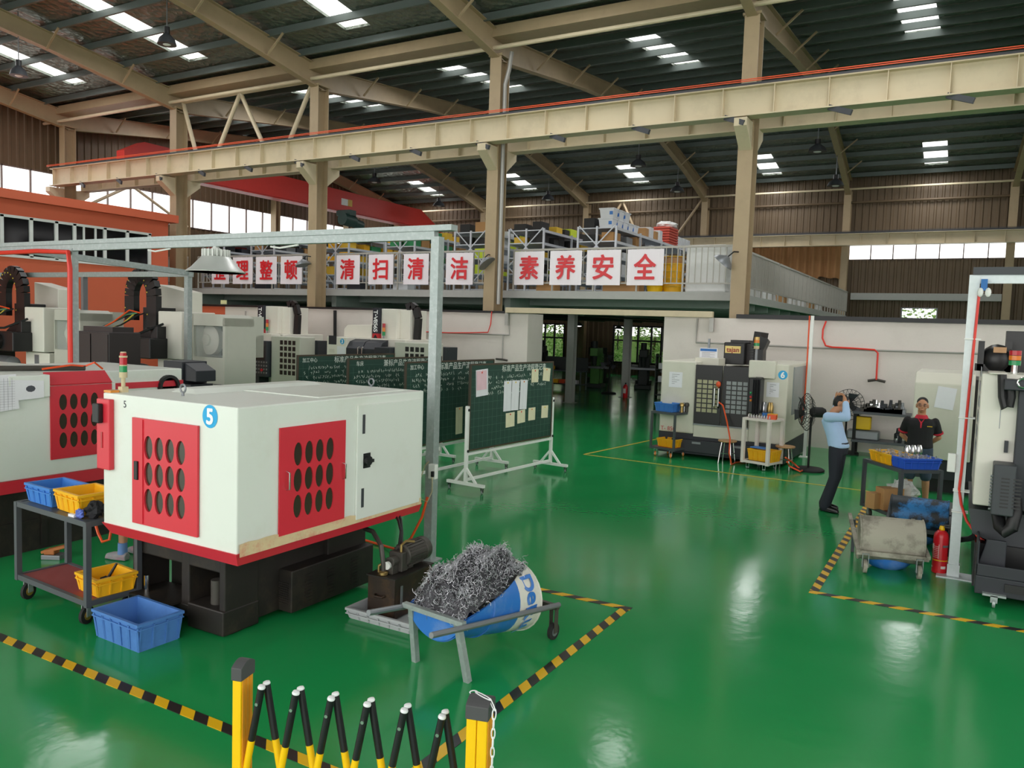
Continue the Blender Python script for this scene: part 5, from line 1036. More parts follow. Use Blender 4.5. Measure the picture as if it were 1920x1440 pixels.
# --- hose post, bench, right-hand machines
p=at(1508,857); t=thing('hose_post','thin white post with an orange hose near the edge-on fan','post',(p.x,p.y,0)); q=on_y(1523,592,p.y); MB().box(-.03,.03,-.03,.03,0,q.z).build('post','white_paint',t); MB().box(-.1,.1,-.1,.1,0,.015).build('foot','white_paint',t)
MB().tube([(-.06,-.02,q.z),(-.055,-.02,2),(-.06,-.03,1.1),(-.1,-.05,.7),(-.25,-.15,.45),(-.45,-.3,.35)],.015,8).build('hose','orange_hose',t,smooth=True)
tag(MB().tube([at(1473,858,.3),at(1490,870,.12),at(1500,880,.03),at(1520,876,.03),at(1500,884,.03),at(1480,874,.1),at(1476,866,.22)],.016,8).build('coiled_hose','orange_hose',smooth=True),'orange hose lying in loops by the fan base and stool','hose')
def ZZ(x,y,Y): return on_y(1480+x/5.144,700+y/5.144,Y)
yb=18.7; a,c=ZZ(610,365,yb),ZZ(1170,375,yb); z1=a.z; z2=ZZ(800,655,yb).z
t=thing('wall_bench','dark steel bench with two shelves against the white wall behind the men','bench',((a.x+c.x)/2,yb+.3,0))
for z in (z1,z2): MB().box(a.x,c.x,yb,yb+.6,z-.05,z).build('shelf','cart_grey',t,w=True)
for x in (a.x+.05,c.x-.05):
    for y in (yb+.04,yb+.56): MB().box(x-.03,x+.03,y-.03,y+.03,0,z1-.05).build('leg','matte_black',t,w=True)
random.seed(21)
for i in range(13):
    x=a.x+.25+(c.x-a.x-.4)*i/13; h=random.uniform(.08,.2); m_=random.choice(('charcoal','steel_part','grey_metal','motor_grey')); b=MB(); b.box(x-.1,x+.1,yb+.12,yb+.4,z1,z1+h*.6); b.lathe([(.05,0),(.06,.03),(.035,h*.5),(.03,h)],(x+.03,yb+.2,z1+h*.5),10); b.box(x-.12,x-.04,yb+.16,yb+.3,z1,z1+h)
    tag(b.build('machine_vice',m_),'machine vice or fixture in the row on top of the wall bench','vice','fixtures on the wall bench')
for i in range(9):
    x=a.x+.9+(c.x-a.x-1.1)*i/9; h=random.uniform(.15,.34); tag(MB().lathe([(.06,0),(.07,.02),(.07,h*.6),(.035,h*.7),(.03,h)],(x,yb+.2,z2),12).build('tool_holder',random.choice(('charcoal','vmc_black','steel_part')),smooth=True),'tool holder standing on the lower shelf of the wall bench','tool holder','tool holders on the wall bench')
p=ZZ(695,590,yb+.1); b=MB(); b.box(p.x-.17,p.x+.17,yb+.1,yb+.35,z2+.22,z2+.5); tag(b.build('yellow_case','barrier_yellow',bev=.02),'yellow case on the lower shelf of the wall bench','case'); tag(MB().box(p.x-.3,p.x+.35,yb+.08,yb+.4,z2,z2+.2).build('vice_block','grey_metal',bev=.03),'grey block under the yellow case on the wall bench','block')
# white machine behind the man in black
Y7=15.0; a,c=on_y(1717,697,Y7),on_y(1812,860,Y7); t=thing('machining_centre','plain pale machine housing behind the man in black, with one white sheet','machine tool',((a.x+c.x)/2+.3,Y7+1,0)); zb7=on_y(1760,862,Y7).z
b=MB(); b.prism([(Y7,zb7),(Y7,a.z-.18),(Y7+.15,a.z),(Y7+2,a.z),(Y7+2,zb7)],'x',a.x,c.x+.05); b.build('housing','vmc6_white',t,w=True,bev=.015); MB().box(a.x+.05,c.x+1.2,Y7+.1,Y7+2,.25,zb7).build('base','charcoal',t,w=True); MB().box(c.x+.05,c.x+1.2,Y7+.4,Y7+2,zb7,a.z-.1).build('door_bay','brown_black',t,w=True); MB().box(a.x+.2,c.x+1.0,Y7+.3,Y7+1.8,0,.25).build('plinth','vmc_black',t,w=True)
p0,p1=on_y(1759,731,Y7),on_y(1787,762,Y7); MB().box(-.14,.14,-.004,0,-.18,.18,Matrix.Translation(((p0.x+p1.x)/2,Y7-.005,(p0.z+p1.z)/2))@Matrix.Rotation(.12,4,'Y')).build('taped_sheet','paper',t,w=True)
b=MB()
for k in range(4): b.box(c.x+.15,c.x+.9,Y7+.33,Y7+.4,1.1+k*.28,1.32+k*.28)
b.build('shelf_boxes','cardboard',t,w=True)
# right foreground machine
Yr=9.35
def R(x,y,Y=Yr): return on_y(1740+x/2.878,640+y/2.88,Y)
t=thing('machining_centre','white and charcoal machine cut off by the right edge, nearest the viewer','machine tool',(1.6,10.3,0)); K=lambda b,n,m_,**k: b.build(n,m_,t,w=True,**k)
xl=R(268,500).x; zt=R(300,172).z; zb=R(300,888).z; xr=R(470,500).x
K(MB().box(xl,2.4,Yr,Yr+2,zb,zt),'enclosure','vmc_white',bev=.015); K(MB().box(R(390,400).x-.003,R(390,400).x+.003,Yr-.004,Yr,zb+.8,zt-.2),'panel_seam','grey_metal')
b=MB()
for k in range(6): b.box(xl-.006,xl,Yr+.3,Yr+.8,zb+.5+k*.16,zb+.6+k*.16)
K(b,'side_louvres','grey_metal'); K(MB().box(xr,2.4,Yr-.12,Yr,R(0,845).z,R(0,232).z),'door','charcoal',bev=.01); K(MB().box(R(455,0).x,R(476,0).x,Yr-.05,Yr,R(0,560).z,R(0,500).z),'hinge','charcoal')
K(MB().box(R(425,0).x,2.4,Yr-.25,Yr+.1,R(0,232).z,R(0,178).z),'control_arm','charcoal',bev=.01); p=R(506,219); K(MB().tube([(p.x+.045*math.cos(a),Yr-.26,p.z+.045*math.sin(a)) for a in [2*PI*i/16 for i in range(17)]],.012,8),'ring_handle','chrome',smooth=True)
K(MB().box(R(342,0).x,R(442,0).x,Yr-.1,Yr+.5,zt,R(0,150).z),'lamp_housing','vmc_white',bev=.01)
K(MB().tube([R(400,180,Yr-.1),R(402,300,Yr-.1),R(415,360,Yr-.12),R(440,350,Yr-.12),R(450,300,Yr-.12),R(447,215,Yr-.12)],.04,10),'cable_hose','hose_black',smooth=True)
a,c=R(352,642),R(452,920); o=K(MB().box(a.x,c.x,Yr-.3,Yr,c.z,a.z),'vent_box','dark_grey',bev=.012); b=MB()
for k in range(9):
    for j in range(3): b.box(a.x+.07+j*.1,a.x+.14+j*.1,Yr-.304,Yr-.3,a.z-.14-k*.035,a.z-.125-k*.035)
b.xf(Matrix.Translation(-Vector(t.location))).build('vent_slots','vmc_black',o); b=MB()
for k in range(11): zz=a.z-(a.z-c.z)*(.25+.065*k); b.cyl((a.x-.02,Yr-.26,zz),(a.x,Yr-.26,zz),.012,n=8)
K(b,'side_bolts','grey_metal')
K(MB().tube([R(470,850,Yr-.15),R(472,930,Yr-.2),R(450,1010,Yr-.25),R(415,1030,Yr-.25),R(388,1000,Yr-.2),R(378,940,Yr-.1)],.06,12),'thick_hose','hose_black',smooth=True)
b=MB(); b.prism([(xl-.03,R(0,888).z),(xl+.02,R(0,1020).z),(xl+.25,R(0,1060).z),(2.4,R(0,1060).z),(2.4,R(0,888).z)],'y',Yr+.15,Yr+2); K(b,'under_tray','dark_grey'); z0_=R(0,1180,Yr-.1).z
K(MB().box(xl+.05,2.4,Yr+.1,Yr+2,.05,R(0,1060).z),'base','vmc_black'); b=MB(); x_=R(262,1150,Yr-.2).x; b.box(x_,2.4,Yr-.35,Yr+.2,.1,.28); b.box(x_,x_+.02,Yr-.35,Yr+.2,.28,.62); b.box(x_,2.4,Yr-.35,Yr-.33,.28,.4); b.prism([(x_,.28),(x_+.25,.28),(x_+.25,.62),(x_+.08,.62)],'y',Yr-.2,Yr-.15); K(b,'chip_drawer','charcoal',bev=.008)
K(MB().box(x_+.25,x_+.5,Yr-.37,Yr-.35,.16,.24),'drawer_recess','vmc_black'); cx=R(355,1380,Yr-.35).x
b=MB(); b.box(cx-.03,cx+.03,Yr-.42,Yr-.36,.05,.12); b.box(cx-.1,cx+.1,Yr-.42,Yr-.35,.11,.13); K(b,'caster_fork','galvanised'); K(MB().lathe([(.02,-.015),(.045,-.012),(.045,.012),(.02,.015)],(cx,Yr-.4,.045),14,'x'),'caster_wheel','galvanised',smooth=True)
x=R(477,0,Yr+.3).x; K(MB().cyl((x,Yr+.3,zt),(x,Yr+.3,R(0,108,Yr+.3).z),.03,n=10),'light_stem','chrome',smooth=True)
zs=[R(0,y,Yr+.3).z for y in (108,82,56,30)]
for k,m_ in enumerate(('lamp_green','lamp_amber','lamp_red')): K(MB().cyl((x,Yr+.3,zs[k]),(x,Yr+.3,zs[k+1]-.005),.055,n=16),'signal_lens',m_,smooth=True)
for xx,y_ in ((291,0),(440,0)): p=R(xx,-2,Yr+.7); K(MB().box(p.x-.03,p.x+.03,Yr+.7,Yr+.76,zt,p.z),'guide_post','vmc_black')
p=R(478,20,Yr+.9); K(MB().box(p.x-.1,p.x+.12,Yr+.9,Yr+1.1,zt,p.z+.15),'cable_chain','vmc_black'); p=R(370,100,Yr+.8); b=MB(); b.ell((p.x,Yr+.8,p.z),.16,.16,.17); b.box(p.x-.2,p.x+.2,Yr+.7,Yr+1,zt,p.z-.05); b.tube([(p.x+.1,Yr+.7,p.z+.1),(p.x+.2,Yr+.68,p.z),(p.x+.18,Yr+.7,zt)],.03); K(b,'spindle_motor','vmc_black',smooth=True); K(MB().box(p.x-.04,p.x+.08,Yr+.63,Yr+.645,p.z+.08,p.z+.14),'motor_label','stool_wood')
# right gantry, extinguisher
t=thing('cable_gantry','galvanised gantry post with red hose beside the fire extinguisher','gantry',(.02,9.9,0)); MB().box(-.05,.05,-.05,.05,0,3.28).build('post','galvanised_bright',t); MB().box(-.06,.06,-.06,.06,0,.14).build('base_sleeve','galvanised_bright',t); MB().box(-.16,.2,-.14,.14,0,.012).build('base_plate','galvanised_bright',t)
MB().box(-.05,3,-.03,.03,3.2,3.29).build('top_beam','galvanised_bright',t); MB().box(-.02,3,-.06,.06,3.29,3.37).build('top_channel','dark_grey',t); b=MB(); b.box(.06,.12,-.12,-.06,3.12,3.24); b.build('clamp','ink_blue',t); MB().ell((.06,-.12,3.1),.03,.03,.05,8,6).build('pulley','white_paint',t); MB().ell((.13,-.12,3.1),.03,.03,.05,8,6).build('pulley','white_paint',t)
MB().tube([(.05,-.075,3.1),(.035,-.068,2.5),(.02,-.066,1.8),(.01,-.066,1.2),(-.0,-.068,.98),(.03,-.09,.82),(.09,-.14,.66),(.2,-.24,.53),(.33,-.34,.46),(.48,-.4,.44)],.014,8).build('red_hose','red_hose',t,smooth=True); MB().box(-.13,-.05,-.1,-.03,1.16,1.36).build('socket_box','white_paint',t,bev=.008)
for z in (2.6,1.75,.95,.72): b=MB().box(-.058,.1,-.08,.055,z,z+.012); b.build('cable_tie','white_paint',t)
p=at(1764,1076); t=thing('fire_extinguisher','red fire extinguisher standing on the green floor by the right post','fire extinguisher',(p.x-.02,p.y+.05,0)); MB().lathe([(.07,0),(.078,.01),(.078,.4),(.07,.44),(.045,.47),(.025,.48)],(0,0,0),24).build('cylinder','ext_red',t,smooth=True)
MB().lathe([(.025,.48),(.03,.49),(.022,.53)],(0,0,0),12).build('valve_head','barrier_yellow',t,smooth=True); b=MB(); b.bar((-.02,0,.53),(.1,-.02,.55),.02,.012); b.bar((-.01,0,.515),(.09,-.02,.52),.02,.01); b.build('lever','black',t); MB().tube([(.03,0,.51),(.08,-.03,.5),(.09,-.03,.38),(.082,-.03,.2)],.01,6).build('hose','black',t,smooth=True)
for z0_,z1_,a0,a1,m_ in ((.17,.33,-2.6,-1.7,'label_white'),(.145,.155,-3.2,0,'barrier_yellow'),(.3,.325,-1.3,-.2,'grey_metal'),(.06,.09,-1.4,-.7,'label_white'),(.06,.08,-3,-2.6,'label_white'),(.27,.33,-3.0,-2.5,'label_white')):
    b=MB(); n=8
    for i in range(n):
        u,v=a0+(a1-a0)*i/n,a0+(a1-a0)*(i+1)/n; r=.0795
        if m_=='label_white' and z1_-z0_>.1:
            if i in (0,n-1): b.quad((r*math.cos(u),r*math.sin(u),z0_),(r*math.cos(u+.06),r*math.sin(u+.06),z0_),(r*math.cos(u+.06),r*math.sin(u+.06),z1_),(r*math.cos(u),r*math.sin(u),z1_))
            for k in range(7): zz=z0_+.02*k+.01; b.quad((r*math.cos(u),r*math.sin(u),zz),(r*math.cos(v-.04),r*math.sin(v-.04),zz),(r*math.cos(v-.04),r*math.sin(v-.04),zz+.006),(r*math.cos(u),r*math.sin(u),zz+.006))
        else: b.quad((r*math.cos(u),r*math.sin(u),z0_),(r*math.cos(v),r*math.sin(v),z0_),(r*math.cos(v),r*math.sin(v),z1_),(r*math.cos(u),r*math.sin(u),z1_))
    b.build('label' if m_=='label_white' else 'band',m_,t)
# --- drum carts
def drumcart(label,loc,rz,m1,w=.66,R_=.25):
    t=thing('drum_cart',label,'drum cart',loc,rz,'half drum carts at right'); zc=.34
    for k,(m_,r) in enumerate(((m1,R_),)):
        b=MB(); n=22; a0,a1=math.radians(95),math.radians(335)
        for q,rr in ((0,r),(1,r-.012)):
            for s in (-1,1):
                for i in range(n+1): a=a0+(a1-a0)*i/n; b.v.append(Vector((s*w/2,rr*math.cos(a),zc+rr*math.sin(a))))
        N=n+1
        for i in range(n): b.f+=[(i,N+i,N+i+1,i+1),(2*N+i+1,3*N+i+1,3*N+i,2*N+i)]
        for q in (0,): b.f+=[(0,2*N,3*N,N),(n,N+n,3*N+n,2*N+n)]
        b.build('half_drum',m1,t,smooth=True)
        for s in (-1,1):
            b=MB(); ring=[Vector((s*w/2,r*math.cos(a0+(a1-a0)*i/n),zc+r*math.sin(a0+(a1-a0)*i/n))) for i in range(N)]; b.add(ring+[p+Vector((-s*.012,0,0)) for p in ring],[tuple(range(N)),tuple(range(N,2*N))[::-1]]); b.build('end_plate',m1,t); MB().tube([p+Vector((-s*.01,0,0)) for p in ring],.011,6).build('hoop',m1,t,smooth=True)
    MB().ell((0,.05,zc-.2),.26,.2,.17).build('belly_patch','drum_blue',t,smooth=True)
    b=MB()
    for s in (-1,1): b.bar((s*(w/2+.02),-.3,.24),(s*(w/2+.02),.75,.42),.04); 
    b.bar((-w/2-.03,-.26,.22),(w/2+.03,-.26,.22),.05); b.bar((-w/2-.03,.27,.34),(w/2+.03,.27,.34),.05); b.build('frame','drum_cement' if m1=='drum_cement' else 'cart_grey',t)
    for s in (-1,1): caster(t,s*(w/2-.06),-.28,.075,'drum_cement' if m1=='drum_cement' else 'rubber','grey_metal','galvanised',.22,.045); MB().bar((s*(w/2-.02),.6,0),(s*(w/2-.02),.62,.39),.035).build('leg','cart_grey',t)
    return t
a,c=at(1612,1071),at(1709,1085); m_=(a+c)/2; drumcart('pale cement-crusted half drum cart left of the fire extinguisher',(m_.x,m_.y+.28,0),math.atan2(c.y-a.y,c.x-a.x)+.12,'drum_cement')
drumcart('oily blue half drum cart behind the pale one',tuple(at(1722,1022)+Vector((-.02,.1,0))),.02,'drum_oily')
# --- grey trolley with bins at right
a,f_,c=at(1625,860,.84),at(1688,881,.84),at(1762,882,.84); u=f_-a; v=c-f_; w=v.length; d=u.length
rz=math.atan2(v.y,v.x); ctr=(a+c)/2; t=cart('tool_trolley','grey trolley with blue and yellow bins in front of the man in black',(ctr.x,ctr.y,0),rz,w,min(d,1.0),.2,.84,'red_board',.06,'motor_grey','grey_metal')
uC=Vector((math.cos(rz),math.sin(rz),0)); vC=Vector((-uC.y,uC.x,0)); dC=min(d,1.0); PC=lambda p,q,z: ctr+uC*p+vC*q+Vector((0,0,z-ctr.z))
def parts_in(p,rz,w,d,z,label,n=60):
    g=MB(); 
    for _ in range(n):
        x,y=random.uniform(-w/2,w/2),random.uniform(-d/2,d/2); q=Matrix.Translation(p)@Matrix.Rotation(rz,4,'Z')@Vector((x,y,0)); h=random.uniform(.03,.07); g.lathe([(.014,0),(.02,.004),(.02,h*.5),(.011,h*.55),(.011,h)],(q.x,q.y,z+random.uniform(0,.02)),8)
    tag(g.build('steel_parts','steel_part',smooth=True),label,'parts',None,'stuff')
q=PC(.02,-dC/2+.17,.84); crate('parts_bin','royal blue bin full of small steel parts on the grey trolley',.52,.3,.15,'bin_blue',tuple(q),rz,'bins on the grey trolley','bin'); parts_in(q,rz,.46,.24,q.z+.1,'small steel parts heaped in the royal blue bin',70)
for i,(y_,l) in enumerate(((dC/2-.2,'yellow bin full of steel parts furthest left on the grey trolley'),(.0+.02,'yellow bin full of steel parts between the other bins on the grey trolley'))):
    q=PC(-w/2+.2,y_-.02,.84); crate('parts_bin',l,.36,.28,.15,'crate_yellow',tuple(q),rz,'bins on the grey trolley','bin'); parts_in(q,rz,.3,.22,q.z+.1,'small steel parts heaped in the '+('leftmost' if i==0 else 'middle')+' yellow bin',40)
for i in range(3): q=PC(-w/2+.45+.1*i,dC/2-.3+.02*i,.84); tag(MB().lathe([(.035,0),(.035,.13),(.045,.14),(.045,.2),(.025,.25)],q,12).build('tool_holder','steel_part',smooth=True),('left','middle','right')[i]+' one of three steel tool holders behind the blue bin','tool holder','tool holders on the grey trolley')
for i,(p,q_,s,hh,l) in enumerate(((-.12,.05,.3,.3,'open cardboard box with plastic on the lower shelf'),(-.28,.1,.24,.22,'cardboard box at the left of the lower trolley shelf'),(.0,-.2,.28,.16,'low cardboard box at the front of the lower shelf'),(.22,-.1,.22,.12,'small cardboard box at the right of the lower shelf'))):
    q=PC(p,q_,.2); tag(MB().box(-s/2,s/2,-s*.35,s*.35,0,hh,Matrix.Translation(q)@Matrix.Rotation(rz+.25*i,4,'Z')).build('cardboard_box','cardboard',bev=.004),l+' of the grey trolley','box','cardboard boxes on the grey trolley')
glassmat('plastic_film','#e6e9ea',.55,.15); b=MB(); q=PC(.1,.1,.42); crumple(b,q,.2,.15,.17,18,12,.22); tag(b.build('plastic_bag','plastic_film'),'crumpled clear plastic bag among the cardboard boxes','bag')
# ---------------------------------------------------------------- pipes and hoses on the white wall, lintel
YW=19.46
def wallrun(name,pts,r,m_,label,cat,Y=YW): return tag(MB().tube([on_y(x,y,Y) for x,y in pts],r,8).build(name,m_,smooth=True),label,cat)
wallrun('conduit_pipe',[(1308,597),(1305,642),(1425,647),(1500,651),(1642,657),(1800,662),(1930,666)],.022,'conduit','thin grey conduit running along the right white wall','pipe')
wallrun('red_hose',[(1549,602),(1543,618),(1542,634),(1548,648),(1560,651),(1600,653),(1640,656),(1646,662),(1643,712)],.02,'red_hose','red hose draped along the right white wall to a small manifold','hose',YW-.04)
wallrun('air_manifold',[(1627,714),(1643,712),(1660,716)],.03,'motor_grey','small air manifold at the end of the red hose on the right wall','manifold',YW-.02)
wallrun('conduit_pipe',[(700,617),(800,622),(880,626),(955,628),(954,584)],.022,'conduit','thin grey conduit on the white wall left of the opening','pipe')
wallrun('conduit_pipe',[(943,628),(942,672)],.018,'conduit','short vertical pipe dropping to a manifold left of the opening','pipe'); wallrun('air_manifold',[(930,673),(942,674),(951,676)],.03,'motor_grey','small air manifold left of the workshop opening','manifold',YW-.02)
wallrun('red_hose',[(770,621),(840,624),(880,624),(915,623),(920,608),(922,584)],.016,'red_hose','red hose along the white wall left of the opening','hose',YW-.04)
wallrun('conduit_pipe',[(460,583),(458,650)],.02,'conduit','grey vertical pipe on the wall above the left machining centre','pipe'); wallrun('cable_bundle',[(628,582),(628,650)],.05,'matte_black','black vertical cable bundle on the wall between the two machining centres','cable')
a,c=on_y(951,584,19.42),on_y(1338,596,19.42); tag(MB().box(a.x,c.x,19.3,19.44,2.95,3.1).build('lintel_beam','cream_steel',bev=.01),'pale steel beam across the workshop opening','beam')
for i,(px,py) in enumerate(((951,590),(1335,600))): p=on_y(px,py,19.4); tag(MB().box(p.x-.05,p.x+.05,19.36,19.44,2.6,2.95).build('beam_bracket','conduit'),'short grey bracket under the %s end of the pale beam'%('left','right')[i],'bracket')
# far wall curtain and ledge
mat('curtain','#9a7048',.9,0,.15,2); cb=MATS['curtain'].node_tree; 
b=MB(); n=120; x0,x1=-10.9,-5.75
def cz(u): return 5.3+.25*abs(math.sin(u*9))*(u>.8)+.05*math.sin(u*40)
for i in range(n):
    u,v=i/n,(i+1)/n; f=lambda k:42.55+.07*math.sin(k*90)+.04*math.sin(k*37+1)
    for y_ in (0,.02): b.quad((x0+(x1-x0)*u,f(u)+y_,cz(u)),(x0+(x1-x0)*v,f(v)+y_,cz(v)),(x0+(x1-x0)*v,f(v)+y_,7.15),(x0+(x1-x0)*u,f(u)+y_,7.15))
tag(b.build('brown_curtain','curtain',smooth=True),'brown gathered curtain hanging from the far crane beam','curtain')
tag(MB().box(-5.2,1.2,42.7,43.0,4.45,4.78).build('wall_ledge','deck_grey'),'long pale grey ledge low on the far wall','ledge')
# ---------------------------------------------------------------- people
def remesh(o,v,it=4):
    r=o.modifiers.new('fuse','REMESH'); r.mode='VOXEL'; r.voxel_size=v; r.use_smooth_shade=True
    s=o.modifiers.new('smooth','SMOOTH'); s.factor=.5; s.iterations=it; return o
def loft(b,rings,n=18):
    "rings: (centre, rx, ry) with horizontal ellipses"
    k=len(b.v)
    for c,rx,ry in rings:
        for t_ in range(n): b.v.append(Vector(c)+Vector((rx*math.cos(2*PI*t_/n),ry*math.sin(2*PI*t_/n),0)))
    for i in range(len(rings)-1):
        for t_ in range(n): b.f.append((k+i*n+t_,k+i*n+(t_+1)%n,k+(i+1)*n+(t_+1)%n,k+(i+1)*n+t_))
    b.f.append(tuple(k+t_ for t_ in range(n))[::-1]); b.f.append(tuple(k+(len(rings)-1)*n+t_ for t_ in range(n)))
def limb(b,pts,rs,n=12):
    for i in range(len(pts)-1): b.tube([pts[i],Vector(pts[i]).lerp(Vector(pts[i+1]),.35),pts[i+1]],[rs[i],(rs[i]*.6+rs[i+1]*.4)*1.06,rs[i+1]],n)
    for p,r in zip(pts,rs): b.ell(p,r*.99,r*.99,r*.99,12,8)
def hand(b,w,d,side,curl=.5,nrm=None):
    "palm plus five fingers from the wrist w along direction d"
    w=Vector(w); d=Vector(d).normalized(); n=Vector(nrm or (0,-1,0)); s=d.cross(n).normalized()*side; n=s.cross(d).normalized()*side
    c=w+d*.045; M_=Matrix((s,d,n)).transposed().to_4x4(); M_.translation=c; k=len(b.v); b.ell((0,0,0),.042,.055,.016,12,8)
    for i in range(k,len(b.v)): b.v[i]=M_@b.v[i]
    for i,(o,l) in enumerate(((-.03,.068),(-.01,.078),(.011,.073),(.03,.058))):
        p=c+s*o+d*.045; e1=p+d*l*.5*math.cos(curl*.6)+n*l*.5*math.sin(curl*.6); e2=e1+d*l*.5*math.cos(curl*1.6)+n*l*.5*math.sin(curl*1.6); b.tube([p-d*.015,p,e1,e2],[.009,.009,.0085,.007],8)
    p=c-s*.035-d*.02; b.tube([p,p-s*.025+d*.025+n*.01,p-s*.03+d*.055+n*.02],[.011,.01,.008],8)
def person(label,loc,rz,J,shirt,trs,shoe,long_sleeve,shorts,headtilt,hairdown,group=None):
    t=thing('person',label,'person',loc,rz,group)
    H_=Vector(J['head']); nk=Vector(J['neck']); HM=Matrix.Translation(H_)@Matrix.Rotation(headtilt,4,'X')
    b=MB()
    # head with jaw, nose, ears
    k=len(b.v); b.ell((0,.012,.02),.076,.095,.1,18,12); b.ell((0,-.022,-.045),.056,.066,.068,14,10); b.ell((0,-.1,-.012),.014,.018,.024,8,6); b.ell((0,-.09,-.07),.02,.012,.01,8,6)
    for s in (-1,1): b.ell((s*.08,.015,-.01),.012,.022,.034,8,6); b.ell((s*.034,-.079,.004),.018,.012,.01,8,6); b.ell((s*.048,-.066,-.03),.022,.02,.02,8,6)
    for i in range(k,len(b.v)): b.v[i]=HM@b.v[i]
    b.tube([nk+Vector((0,.01,-.05)),nk,H_+HM.to_3x3()@Vector((0,.01,-.06))],[.068,.058,.056],14)
    ch,pv=Vector(J['chest']),Vector(J['pelvis'])
    tor=[(pv+Vector((0,0,-.08)),.15,.1),(pv,.165,.115),(pv.lerp(ch,.35),.148,.1),(pv.lerp(ch,.8),.165,.11),(ch,.18,.11),(ch.lerp(nk,.5),.172,.088),(nk+Vector((0,.005,-.03)),.075,.06)]
    loft(b,tor)
    for s in 'LR':
        limb(b,[J['sh'+s],J['el'+s],J['wr'+s]],[.032,.038,.028]); limb(b,[J['hip'+s],J['kn'+s],J['an'+s]],[.085,.058,.038])
        hand(b,J['wr'+s],Vector(J['hd'+s])-Vector(J['wr'+s]),1 if s=='R' else -1,.7,J.get('nrm'+s))
    remesh(b.build('body','skin',t),.008,3)
    b=MB()   # shirt
    loft(b,[(c+Vector((0,0,0 if i else .06)),rx+.018+(.006 if i<3 else 0),ry+.02+(.006 if i<3 else 0)) for i,(c,rx,ry) in enumerate(tor[:6])]+[(nk+Vector((0,.008,-.035)),.085,.07)])
    for s in 'LR':
        sh,el,wr=Vector(J['sh'+s]),Vector(J['el'+s]),Vector(J['wr'+s])
        if long_sleeve: limb(b,[sh+Vector((0,0,-.01)),el,el.lerp(wr,.86)],[.07,.056,.044])
        else: limb(b,[sh+Vector((0,0,-.02)),sh.lerp(el,.72)],[.056,.062])
    remesh(b.build('shirt',shirt,t),.012,4)
    b=MB()   # trousers
    loft(b,[(pv+Vector((0,0,-.12)),.15,.115),(pv+Vector((0,0,-.05)),.172,.128),(pv+Vector((0,0,.06)),.17,.122)])
    for s in 'LR':
        hp,kn,an=Vector(J['hip'+s]),Vector(J['kn'+s]),Vector(J['an'+s])
        if shorts: limb(b,[hp,kn+Vector((0,0,.0))],[.1,.082])
        else: limb(b,[hp,kn,an+Vector((0,0,-.02))],[.1,.078,.072])
    remesh(b.build('shorts' if shorts else 'trousers',trs,t),.012,4)
    for s in 'LR':
        an,to=Vector(J['an'+s]),Vector(J['to'+s]); d=(to-an); d.z=0; d=d.normalized(); b=MB(); q=Vector((an.x,an.y,0))
        b.tube([q-d*.06+Vector((0,0,.045)),q+Vector((0,0,.05)),q+d*.1+Vector((0,0,.04)),q+d*.19+Vector((0,0,.03))],[.04,.046,.045,.03],12); b.tube([q-d*.055+Vector((0,0,.015)),q+d*.08+Vector((0,0,.015)),q+d*.2+Vector((0,0,.015))],[.037,.046,.03],12); b.tube([an+Vector((0,0,.03)),q+Vector((0,0,.05))],[.045,.047],12)
        for i,p in enumerate(b.v):
            if p.z<.004: b.v[i]=Vector((p.x,p.y,.004))
        remesh(b.build('shoe',shoe,t),.008,2)
    b=MB(); k=len(b.v); b.ell((0,.026,.05),.08,.094,.078,18,10); b.ell((0,.055,.0),.078,.075,.075+hairdown,14,10)
    for i in range(k,len(b.v)): b.v[i]=HM@b.v[i]
    o=remesh(b.build('hair','hair',t),.009,2)
    for s in (-1,1): MB().ell(HM@Vector((s*.034,-.09,.006)),.011,.006,.006,8,6).build('eye','hair',t,smooth=True); MB().ell(HM@Vector((s*.036,-.088,.028)),.02,.006,.005,8,6).build('eyebrow','hair',t,smooth=True)
    MB().ell(HM@Vector((0,-.098,-.066)),.022,.006,.006,8,6).build('lips','lips',t,smooth=True)
    return t,HM,tor
p=at(1553,957)
J=dict(head=(0,-.1,1.54),neck=(0,.0,1.42),chest=(0,.03,1.28),pelvis=(0,-.09,.94),shR=(-.18,.03,1.36),elR=(-.23,-.24,1.37),wrR=(-.09,-.17,1.58),hdR=(-.03,-.1,1.66),shL=(.18,.04,1.36),elL=(.27,.03,1.56),wrL=(.12,.03,1.6),hdL=(.04,-.01,1.64),hipR=(-.09,-.08,.92),knR=(-.1,-.09,.5),anR=(-.1,.02,.09),toR=(-.12,-.2,0),hipL=(.09,-.08,.92),knL=(.1,-.05,.5),anL=(.1,.1,.09),toL=(.12,-.12,0),nrmR=(0,.6,.5),nrmL=(0,-.8,.3))
pb,HM,_=person('man in light blue shirt and dark trousers, bowed head held in both hands',(p.x,p.y,0),math.radians(80),J,'shirt_blue','trousers_navy','shoe_black',True,False,.5,.02)
pb.scale=(1.045,1.045,1.045)
p=at(1716,952)
J=dict(head=(0,-.03,1.585),neck=(0,.0,1.43),chest=(0,.0,1.29),pelvis=(0,0,.95),shR=(-.19,.01,1.37),elR=(-.255,.1,1.1),wrR=(-.1,.17,.95),hdR=(0,.18,.92),shL=(.19,.01,1.37),elL=(.255,.1,1.1),wrL=(.1,.17,.97),hdL=(0,.19,.96),hipR=(-.09,0,.93),knR=(-.11,-.01,.5),anR=(-.12,.02,.09),toR=(-.16,-.2,0),hipL=(.09,0,.93),knL=(.11,-.02,.5),anL=(.13,.03,.09),toL=(.17,-.2,0),nrmR=(0,1,0),nrmL=(0,1,0))
pm,HM,tor=person('man in black polo shirt with red collar and glasses, hands behind back',(p.x,p.y,0),math.radians(2),J,'polo_black','denim','shoe_black',False,True,.0,-.03)
